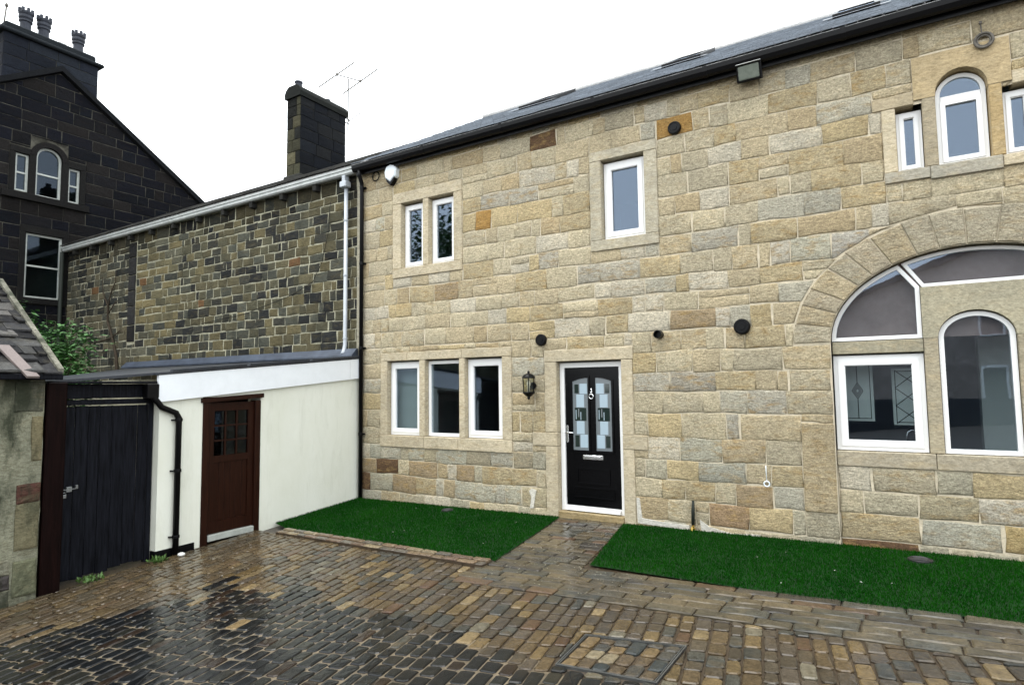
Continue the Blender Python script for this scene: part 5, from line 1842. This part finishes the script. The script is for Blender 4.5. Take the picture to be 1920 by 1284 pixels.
# ================================================================== LEAN-TO, white rendered
lean = thing("lean_to", (-7.9, -1.8, -0.3), "low white rendered lean-to with brown glazed door and sloping white fascia", "lean-to")
WX = -7.74
def zl(y):
    return 2.265 + y * 0.092          # top of fascia
DO0, DO1 = -2.85, -1.97               # door opening in y
WALL_END = -3.42
mb = MB()
def wallseg(y0, y1, z0f, z1f):
    for (a, b) in ((y0, y1),):
        mb.poly([(WX, a, z0f(a)), (WX, b, z0f(b)), (WX, b, z1f(b)), (WX, a, z1f(a))])
base = lambda y: -0.5
wallseg(DO1, -0.03, base, lambda y: zl(y) - .30)
wallseg(WALL_END, DO0, base, lambda y: zl(y) - .30)
wallseg(DO0, DO1, lambda y: 1.66, lambda y: zl(y) - .30)
mb.poly([(WX, WALL_END, -.5), (WX, WALL_END, zl(WALL_END) - .3), (WX - .25, WALL_END, zl(WALL_END) - .3), (WX - .25, WALL_END, -.5)])
for yy in (DO0, DO1):
    mb.poly([(WX, yy, -.5), (WX - .2, yy, -.5), (WX - .2, yy, 1.66), (WX, yy, 1.66)])
fixn(mb.build("wall", 'white_paint', lean))
mb = MB()
for y0, y1 in ((WALL_END - .012, DO0 - .08), ):
    mb.prism([(y0, gz(WX, y0) - .1), (y1, gz(WX, y1) - .1), (y1, gz(WX, y1) + .085), (y0, gz(WX, y0) + .11)], WX - .1, WX + .012, 'x')
fixn(mb.build("plinth", 'black_plastic', lean))
def slab(y0, y1, top, bot, x0, x1, name, mat, parent=lean):
    mb = MB(); mb.prism([(y0, zl(y0) + bot), (y1, zl(y1) + bot), (y1, zl(y1) + top), (y0, zl(y0) + top)], x0, x1, 'x')
    return fixn(mb.build(name, mat, parent))
slab(-3.46, -.28, 0.0, -.335, WX, WX + .05, "fascia", 'white_board')
slab(-.28 + .006, -.06, 0.0, -.335, WX, WX + .047, "fascia", 'white_board')
# roof: felt on boards, lead upstand against the old wall
mb = MB()
rp_ = [(WX + .06, -0.04), (-15.5, -0.04), (-8.75, -4.60), (WX - .02, -4.60), (WX - .02, -3.48), (WX + .06, -3.48)]
a = [mb.vert((p[0], p[1], zl(p[1]) + .006)) for p in rp_]; b = [mb.vert((p[0], p[1], zl(p[1]) + .035)) for p in rp_]
mb.face(b); mb.face(a[::-1])
for i in range(len(rp_)):
    j = (i + 1) % len(rp_); mb.face([a[i], a[j], b[j], b[i]])
lroof = fixn(mb.build("roof", 'felt', lean))
mb = MB(); mb.box(-15.5, -7.78, -.045, -.015, 2.27, 2.45); mb.prism([(-.045, 2.45), (-.16, 2.33), (-.16, 2.30), (-.045, 2.30)], -15.5, -7.78, 'x'); fixn(mb.build("lead_flashing", 'lead', lean))
mb = MB()
for y0 in (-3.3, -2.2, -1.1):
    mb.prism([(y0, zl(y0) + .036), (y0 + 1.05, zl(y0 + 1.05) + .036), (y0 + 1.05, zl(y0 + 1.05) + .06), (y0, zl(y0) + .06)], WX + .005, WX + .075, 'x')
fixn(mb.build("roof_edge_trim", 'felt', lean))
# brown door
mb = MB()
jx0, jx1 = WX - .12, WX + .012
mb.bbox(jx0, jx1, DO0 + .0, DO0 + .10, gz(WX, DO0) - .05, 1.60, .005)
mb.bbox(jx0, jx1, DO1 - .09, DO1 - .0, gz(WX, DO1) - .05, 1.60, .005)
fd = fixn(mb.build("side_door", 'door_wood', lean, label="brown stained wooden door with nine small glass panes"))
mb = MB(); mb.prism([(DO0 - .03, 1.585), (DO1 + .03, 1.64), (DO1 + .03, 1.70), (DO0 - .03, 1.645)], jx0, WX + .035, 'x'); fixn(mb.build("door_head", 'door_wood', fd))
dy0, dy1, dz0, dz1 = DO0 + .103, DO1 - .093, -0.17, 1.583
gx0 = WX - .075
pz0, pz1 = 0.86, 1.47
mb = MB()
mb.box(gx0, gx0 + .045, dy0, dy0 + .085, dz0, dz1); mb.box(gx0, gx0 + .045, dy1 - .085, dy1, dz0, dz1)
mb.box(gx0 + .001, gx0 + .044, dy0 + .085, dy1 - .085, pz1, dz1 - .001); mb.box(gx0 + .001, gx0 + .044, dy0 + .085, dy1 - .085, pz0 - .09, pz0)
mb.box(gx0 + .001, gx0 + .044, dy0 + .085, dy1 - .085, dz0, dz0 + .16)
fixn(mb.build("door_frame", 'door_wood', fd))
nb = 6
bw = (dy1 - dy0 - .17) / nb
for k in range(nb):
    mb = MB(); mb.bbox(gx0 + .012, gx0 + .032, dy0 + .085 + k * bw + .001, dy0 + .085 + (k + 1) * bw - .001, dz0 + .16, pz0 - .09, .004); fixn(mb.build("board", 'door_wood', fd))
pw = (dy1 - dy0 - .17) / 3; phh = (pz1 - pz0) / 3
for k in (1, 2):
    mb = MB(); mb.box(gx0 + .005, gx0 + .038, dy0 + .085 + k * pw - .011, dy0 + .085 + k * pw + .011, pz0, pz1); mb.build("glazing_bar", 'door_wood', fd)
    mb = MB(); mb.box(gx0 + .007, gx0 + .036, dy0 + .085, dy1 - .085, pz0 + k * phh - .011, pz0 + k * phh + .011); mb.build("glazing_bar", 'door_wood', fd)
for i in range(3):
    for k in range(3):
        mb = MB(); mb.box(gx0 + .018, gx0 + .022, dy0 + .087 + i * pw, dy0 + .083 + (i + 1) * pw, pz0 + k * phh + .002, pz0 + (k + 1) * phh - .002); mb.build("pane", 'oldglass', fd)
mb = MB(); mb.bbox(WX - .12, WX + .02, DO0 + .10, DO1 - .09, -.255, -.175, .006); fixn(mb.build("door_step", 'sash_paint', fd))
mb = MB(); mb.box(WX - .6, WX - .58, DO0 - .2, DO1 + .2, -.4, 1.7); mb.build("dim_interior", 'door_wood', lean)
# black rainwater pipe at the corner, elbow from the gate roof
mb = MB()
px_, py_ = WX + .055, -3.20
mb.tube([(WX + .03, -3.52, 1.80), (WX + .035, -3.50, 1.66), (WX + .05, -3.42, 1.55), (px_, -3.24, 1.47), (px_, py_, 1.40), (px_, py_, gz(px_, py_) - .04)], .037, 12)
lp = mb.build("downpipe", 'black_plastic', lean, True)
for z in (1.36, .72, -.10):
    mb = MB(); mb.lathe((px_, py_, z), [(.042, 0), (.045, .005), (.045, .035), (.042, .04)], 12); mb.box(WX, px_, py_ - .07, py_ - .05, z + .01, z + .03); mb.build("pipe_clip", 'black_plastic', lp)
mb = MB(); mb.bbox(WX - .06, WX + .07, -3.60, -3.46, 1.66, 1.84, .01); fixn(mb.build("outlet_box", 'black_plastic', lean))

# ================================================================== GATE between lean-to and outbuilding
gate = thing("timber_gate", (WX - .15, -4.0, -0.35), "tall black plank gate with steel bolt beside the white lean-to", "gate")
GTX = WX - .13
rgt = random.Random(6)
y = -4.43
while y < -3.50:
    w = rgt.uniform(.11, .15); ye = min(y + w, -3.49)
    if -3.49 - ye < .05:
        ye = -3.49
    mb = MB(); zb = gz(WX, y) + rgt.uniform(.015, .05)
    mb.bbox(GTX - .02 + rgt.uniform(-.003, .003), GTX + rgt.uniform(-.003, .003), y + .002, ye - .002, zb, 1.585 + rgt.uniform(-.004, .004), .004)
    fixn(mb.build("plank", 'black_gate', gate)); y = ye
mb = MB(); mb.bbox(GTX - .06, WX + .06, -4.64, -4.45, -.45, 1.86, .012); fixn(mb.build("post", 'dark_wood', gate, label="dark red-brown timber gate post"))
mb = MB(); mb.bbox(GTX - .06, GTX + .02, -3.487, -3.43, -.45, 1.62, .006); fixn(mb.build("post", 'black_gate', gate))
mb = MB(); mb.bbox(GTX - .04, GTX + .03, -4.45, -3.45, 1.60, 1.66, .006); fixn(mb.build("lintel_board", 'black_gate', gate))
mb = MB(); mb.bbox(GTX - .04, GTX + .05, -4.45, -3.45, 1.675, 1.84, .006); fixn(mb.build("lintel_board", 'black_gate', gate))
mb = MB(); mb.bbox(GTX - .05, WX + .04, -4.60, -3.47, 1.845, 1.87, .004); fixn(mb.build("cover_board", 'black_gate', gate))
mb = MB(); mb.tube([(GTX + .018, -4.45, .66), (GTX + .018, -4.27, .66)], .008, 6); mb.bbox(GTX, GTX + .022, -4.36, -4.30, .63, .69, .004); mb.bbox(GTX, GTX + .022, -4.27, -4.24, .655, .70, .004)
bolt = fixn(mb.build("bolt", 'steel', gate))
mb = MB(); mb.bbox(GTX + .012, GTX + .03, -4.40, -4.355, .565, .61, .006); mb.torus((GTX + .02, -4.378, .612), .018, .005, 'x', 10, 5); mb.build("padlock", 'steel', gate)

# ================================================================== STONE OUTBUILDING far left front
ob = thing("outbuilding", (-8.3, -6.2, -0.4), "crumbling pale rendered outbuilding with stone slate roof at the left edge", "outbuilding")
BX = -7.70
mb = MB(); mb.col = (.26, .26, .19, .35)
n_y, n_z = 26, 14
rb = random.Random(13)
gidx = {}
for i in range(n_y + 1):
    for j in range(n_z + 1):
        y = -9.2 + (9.2 - 4.66) * i / n_y; z = -.55 + (1.92 + .55) * j / n_z
        gidx[i, j] = mb.vert((BX + rb.uniform(-.02, .015), y, z))
for i in range(n_y):
    for j in range(n_z):
        mb.face([gidx[i, j], gidx[i + 1, j], gidx[i + 1, j + 1], gidx[i, j + 1]])
mb.poly([(BX, -4.66, -.55), (BX, -4.66, 1.92), (BX - 1.6, -4.66, 3.0), (BX - 1.6, -4.66, -.55)])
mb.poly([(BX - 1.6, -4.66, -.55), (BX - 1.6, -4.66, 3.0), (BX - 3.2, -4.66, 1.92), (BX - 3.2, -4.66, -.55)])
mb.build("wall", 'roughcast', ob, True)
def obs(y0, y1, z0, z1, c, name="stone", m_='roughcast', d=.03):
    c = tuple(.6 * a + .4 * e for a, e in zip(c, (.20, .20, .145))) if name == 'stone' else c
    mb = MB(); mb.col = c + (.5,)
    stone(mb, rect(y0, y1, z0, z1), lambda u, v, dd: (BX + dd, u, v), d * .6, .03, .02, .008, .003, rb, .008)
    mb.build(name, m_, ob)
obs(-4.77, -4.665, 1.02, 1.50, (.20, .16, .08)); obs(-4.87, -4.665, .60, .80, (.10, .045, .035), "brick"); obs(-4.87, -4.665, .12, .60, (.17, .145, .075)); obs(-4.88, -4.665, -.35, .02, (.15, .16, .09))
obs(-5.0, -4.9, -.25, -.10, (.07, .062, .06), "brick"); obs(-5.1, -5.01, -.25, -.10, (.08, .07, .065), "brick"); obs(-5.3, -5.11, -.25, -.10, (.07, .06, .06), "brick")
obs(-5.30, -4.9, -.10, .05, (.27, .26, .20)); obs(-4.92, -4.665, 1.55, 1.88, (.045, .047, .04)); obs(-5.4, -4.89, -.52, -.26, (.04, .042, .035))
obs(-5.9, -5.45, -.40, .02, (.20, .19, .14)); obs(-6.6, -6.0, .2, .62, (.22, .21, .16)); obs(-7.4, -6.7, .9, 1.3, (.19, .19, .14))
# stone slate roof rising away from the yard
def zb_(x):
    return 1.99 + (-7.62 - x) * 0.66
mb = MB(); mb.col = (.05, .05, .05, .3)
mb.prism([(-7.58, zb_(-7.58) - .08), (-7.58, zb_(-7.58) - .02), (-9.3, zb_(-9.3) - .02), (-11.0, zb_(-7.6) - .02), (-11.0, zb_(-7.6) - .08), (-9.3, zb_(-9.3) - .12)], -9.2, -4.58, 'y')
obr = fixn(mb.build("roof", 'stoneslate', ob))
mb = MB(); mb.bbox(-7.66, -7.55, -9.2, -4.55, 1.885, 1.945, .008); fixn(mb.build("eaves_board", 'black_gate', ob))
rsl = random.Random(77)
x = -7.54
SLP = [((.075, .075, .074), 3), ((.035, .035, .037), 4), ((.13, .125, .12), 1.3), ((.014, .014, .016), 4), ((.05, .055, .035), 1.5)]
while x > -9.2:
    stp = rsl.uniform(.12, .17)
    y = -4.56
    while y > -7.6:
        w = rsl.uniform(.12, .30)
        mb = MB(); mb.col = shade(pick(SLP, rsl), .3, rsl) + (.4,)
        lift = rsl.uniform(.004, .045); t = rsl.uniform(.012, .026)
        x2 = x - stp - .06
        sk = rsl.uniform(-.035, .035)
        a = [(x + sk, y - w + .004, zb_(x) + lift + t), (x - sk, y - .004, zb_(x) + lift + t), (x2, y - .004, zb_(x2) + .006 + t * .5), (x2, y - w + .004, zb_(x2) + .006 + t * .5)]
        ia = [mb.vert(p) for p in a]; ib = [mb.vert((p[0], p[1], p[2] - t)) for p in a]
        mb.face(ia); mb.face(ib[::-1])
        for i in range(4):
            mb.face([ib[i], ib[(i + 1) % 4], ia[(i + 1) % 4], ia[i]])
        fixn(mb.build("slate", 'stoneslate', obr)); y -= w
    x -= stp
# verge mortar fillet
mb = MB(); mb.col = (.24, .23, .19, .2)
mb.prism([(-7.56, zb_(-7.56) + .0), (-9.3, zb_(-9.3) + .0), (-9.3, zb_(-9.3) + .075), (-7.56, zb_(-7.56) + .055)], -4.60, -4.545, 'y'); fixn(mb.build("verge", 'roughcast', obr))
mb = MB()
lo = [(-7.50, -4.90, 1.90), (-7.50, -4.79, 1.90)]; hi_ = [(-7.86, -5.05, 2.235), (-7.86, -4.94, 2.235)]
q = [lo[0], lo[1], hi_[1], hi_[0]]
ia = [mb.vert(p) for p in q]; ib = [mb.vert((p[0] + .014, p[1], p[2] + .02)) for p in q]
mb.face(ia[::-1]); mb.face(ib)
for i in range(4):
    mb.face([ia[i], ia[(i + 1) % 4], ib[(i + 1) % 4], ib[i]])
tag(fixn(mb.build("loose_plank", 'plank')), "short pinkish plank lying over the eaves of the left outbuilding", "plank")

# ================================================================== SHRUB behind the outbuilding, weeds
rsb = random.Random(19)
shrub = thing("shrub", (-13.2, -2.6, -0.3), "green leafy shrub between outbuilding roof and old stone wall", "shrub")
mb = MB()
tips = []
for k in range(22):
    bx_, by_ = -13.3 + rsb.uniform(-.5, .5), -2.6 + rsb.uniform(-.4, .4)
    tz = rsb.uniform(1.9, 3.55)
    tx = -13.0 + rsb.uniform(-.8, .8) - (tz - 2.3) * .95; ty = by_ + rsb.uniform(-.5, .5)
    pts = [(bx_, by_, -.3), ((bx_ + tx) / 2 + rsb.uniform(-.1, .1), (by_ + ty) / 2, tz * .5), (tx, ty, tz)]
    mb.tube(pts, [.035, .02, .006], 5)
    for q in range(9):
        t = rsb.uniform(.35, 1.0)
        tips.append((pts[1][0] * (1 - t) + pts[2][0] * t + rsb.uniform(-.35, .35), pts[1][1] * (1 - t) + pts[2][1] * t + rsb.uniform(-.3, .3), pts[1][2] * (1 - t) + pts[2][2] * t + rsb.uniform(-.1, .25)))
mb.build("stems", 'bark', shrub)
mb = MB()
def leafq(mb, c, L, W, az, el, rollv=0):
    d = Vector((math.cos(az) * math.cos(el), math.sin(az) * math.cos(el), math.sin(el)))
    s = Vector((-math.sin(az), math.cos(az), rollv)).normalized()
    c = Vector(c)
    i = [mb.vert(c), mb.vert(c + d * L * .45 + s * W), mb.vert(c + d * L - Vector((0, 0, L * .12))), mb.vert(c + d * L * .45 - s * W)]
    mb.face([i[0], i[1], i[2]]); mb.face([i[0], i[2], i[3]])
for tp in tips:
    for q in range(48):
        c = (tp[0] + rsb.gauss(0, .17), tp[1] + rsb.gauss(0, .17), tp[2] + rsb.gauss(0, .11))
        leafq(mb, c, rsb.uniform(.07, .17), rsb.uniform(.018, .038), rsb.uniform(0, 6.28), rsb.uniform(-.5, .45), rsb.uniform(-.4, .4))
mb.build("leaves", 'leaf', shrub, kind="stuff")
def weed(x, y, n, r, h, label):
    mb = MB(); z = gz(x, y)
    for k in range(n):
        az = rsb.uniform(0, 6.28)
        leafq(mb, (x + rsb.uniform(-r, r), y + rsb.uniform(-r, r), z), rsb.uniform(.4, 1) * h, h * .13, az, rsb.uniform(.4, 1.3), rsb.uniform(-.3, .3))
    tag(mb.build("weed", 'weed'), label, "weed", "weeds at the wall foot")
weed(-7.72, -4.14, 60, .10, .10, "small green weed at the foot of the black gate")
weed(-7.66, -3.43, 70, .08, .12, "green weed tuft at the white wall's black corner plinth")
mb = MB(); mb.lathe((-7.55, -3.20, gz(-7.55, -3.2) + .01), [(.02, 0), (.045, .01), (.04, .03), (.015, .04)], 9)
tag(mb.build("scrap", 'litter', None, True), "small white scrap on the ground by the black drainpipe", "litter")

mb = MB()
for k in range(11):
    lw_ = rsb.random() < .45
    x, y = (rsb.uniform(-7.2, -3.9), rsb.uniform(-1.7, -.2)) if lw_ else (rsb.uniform(-2.4, 1.3), rsb.uniform(-1.85, -.15))
    z = gz(x, y) + (.046 if lw_ else .036)
    leafq(mb, (x, y, z), rsb.uniform(.012, .03), rsb.uniform(.003, .006), rsb.uniform(0, 6.28), .1)
o_ = mb.build("fallen_petals", 'litter', kind="stuff")
tag(o_, "tiny pale petals scattered over the green turf", "petals")
mb = MB()
for k in range(160):
    x, y = rsb.uniform(-3.6, -1.6), rsb.uniform(-2.7, -1.1)
    if x > -2.75 and y > -1.9:
        continue
    z = gz(x, y) + .024
    leafq(mb, (x, y, z), rsb.uniform(.008, .022), rsb.uniform(.003, .006), rsb.uniform(0, 6.28), .1)
o_ = mb.build("path_grit", 'grit', kind="stuff")
tag(o_, "pale specks of grit scattered on the path flags", "grit")

# ================================================================== HOUSE ACROSS THE YARD, seen reflected in the panes
opp = thing("opposite_house", (-2, -24, -0.3), "stone house across the yard, reflected in the arched window panes", "house")
mb = MB()
mb.prism([(-5, -.5), (17, -.5), (17, 3.9), (6, 8.2), (-5, 3.9)], -33, -24, 'y')
fixn(mb.build("wall", 'fardark', opp))
mb = MB(); mb.col = (.05, .05, .055, .1)
mb.prism([(-5.5, 3.72), (6, 8.22), (17.5, 3.72), (17.5, 3.95), (6, 8.48), (-5.5, 3.95)], -33.2, -23.7, 'y'); fixn(mb.build("roof", 'slate', opp))
for wx, wz in ((-2.5, .9), (3.6, .9), (8.5, .9), (3.6, 3.6), (8.5, 3.6)):
    mb = MB(); q = rect(wx, wx + .9, wz, wz + 1.5); mb.ring(q, offset_poly(q, .08), -24.02, -23.95); w_ = fixn(mb.build("window", 'upvc', opp))
    mb = MB(); mb.box(wx + .07, wx + .83, -24.0, -23.98, wz + .07, wz + 1.43); mb.build("pane", 'roomdark', w_)
mb = MB(); mb.box(-12, 14, -19.3, -19, -.6, 1.1)
tag(mb.build("yard_wall", 'roomdark'), "low dark wall across the yard, reflected in the lower panes", "wall")
# tree whose reflection darkens the twin window
rt_ = random.Random(55)
tree = thing("tree", (-20.0, -16.5, -.4), "broad dark tree across the yard, reflected in the twin window", "tree")
mb = MB(); mb.tube([(-20.0, -16.5, -.5), (-19.9, -16.4, 3), (-20.1, -16.6, 7), (-20.0, -16.5, 10.5)], [.4, .3, .2, .06], 9)
blobs = []
for k in range(22):
    z = rt_.uniform(3.2, 9.5); a = rt_.uniform(0, 6.28); r_ = rt_.uniform(1.2, 4.2) * (1 - (z - 5) ** 2 / 45)
    e = (-20.0 + r_ * math.cos(a), -16.5 + r_ * math.sin(a), z + rt_.uniform(.5, 1.6))
    mb.tube([(-20.0, -16.5, z), ((-20.0 + e[0]) / 2, (-16.5 + e[1]) / 2, z + .6), e], [.1, .06, .02], 5); blobs += [e] * 2
mb.build("trunk", 'bark', tree)
mb = MB()
for e in blobs:
    for q in range(260):
        leafq(mb, (e[0] + rt_.gauss(0, .8), e[1] + rt_.gauss(0, .8), e[2] + rt_.gauss(0, .6)), rt_.uniform(.16, .34), rt_.uniform(.06, .11), rt_.uniform(0, 6.28), rt_.uniform(-.7, .6), rt_.uniform(-.5, .5))
mb.build("crown", 'leaf', tree, kind="stuff")
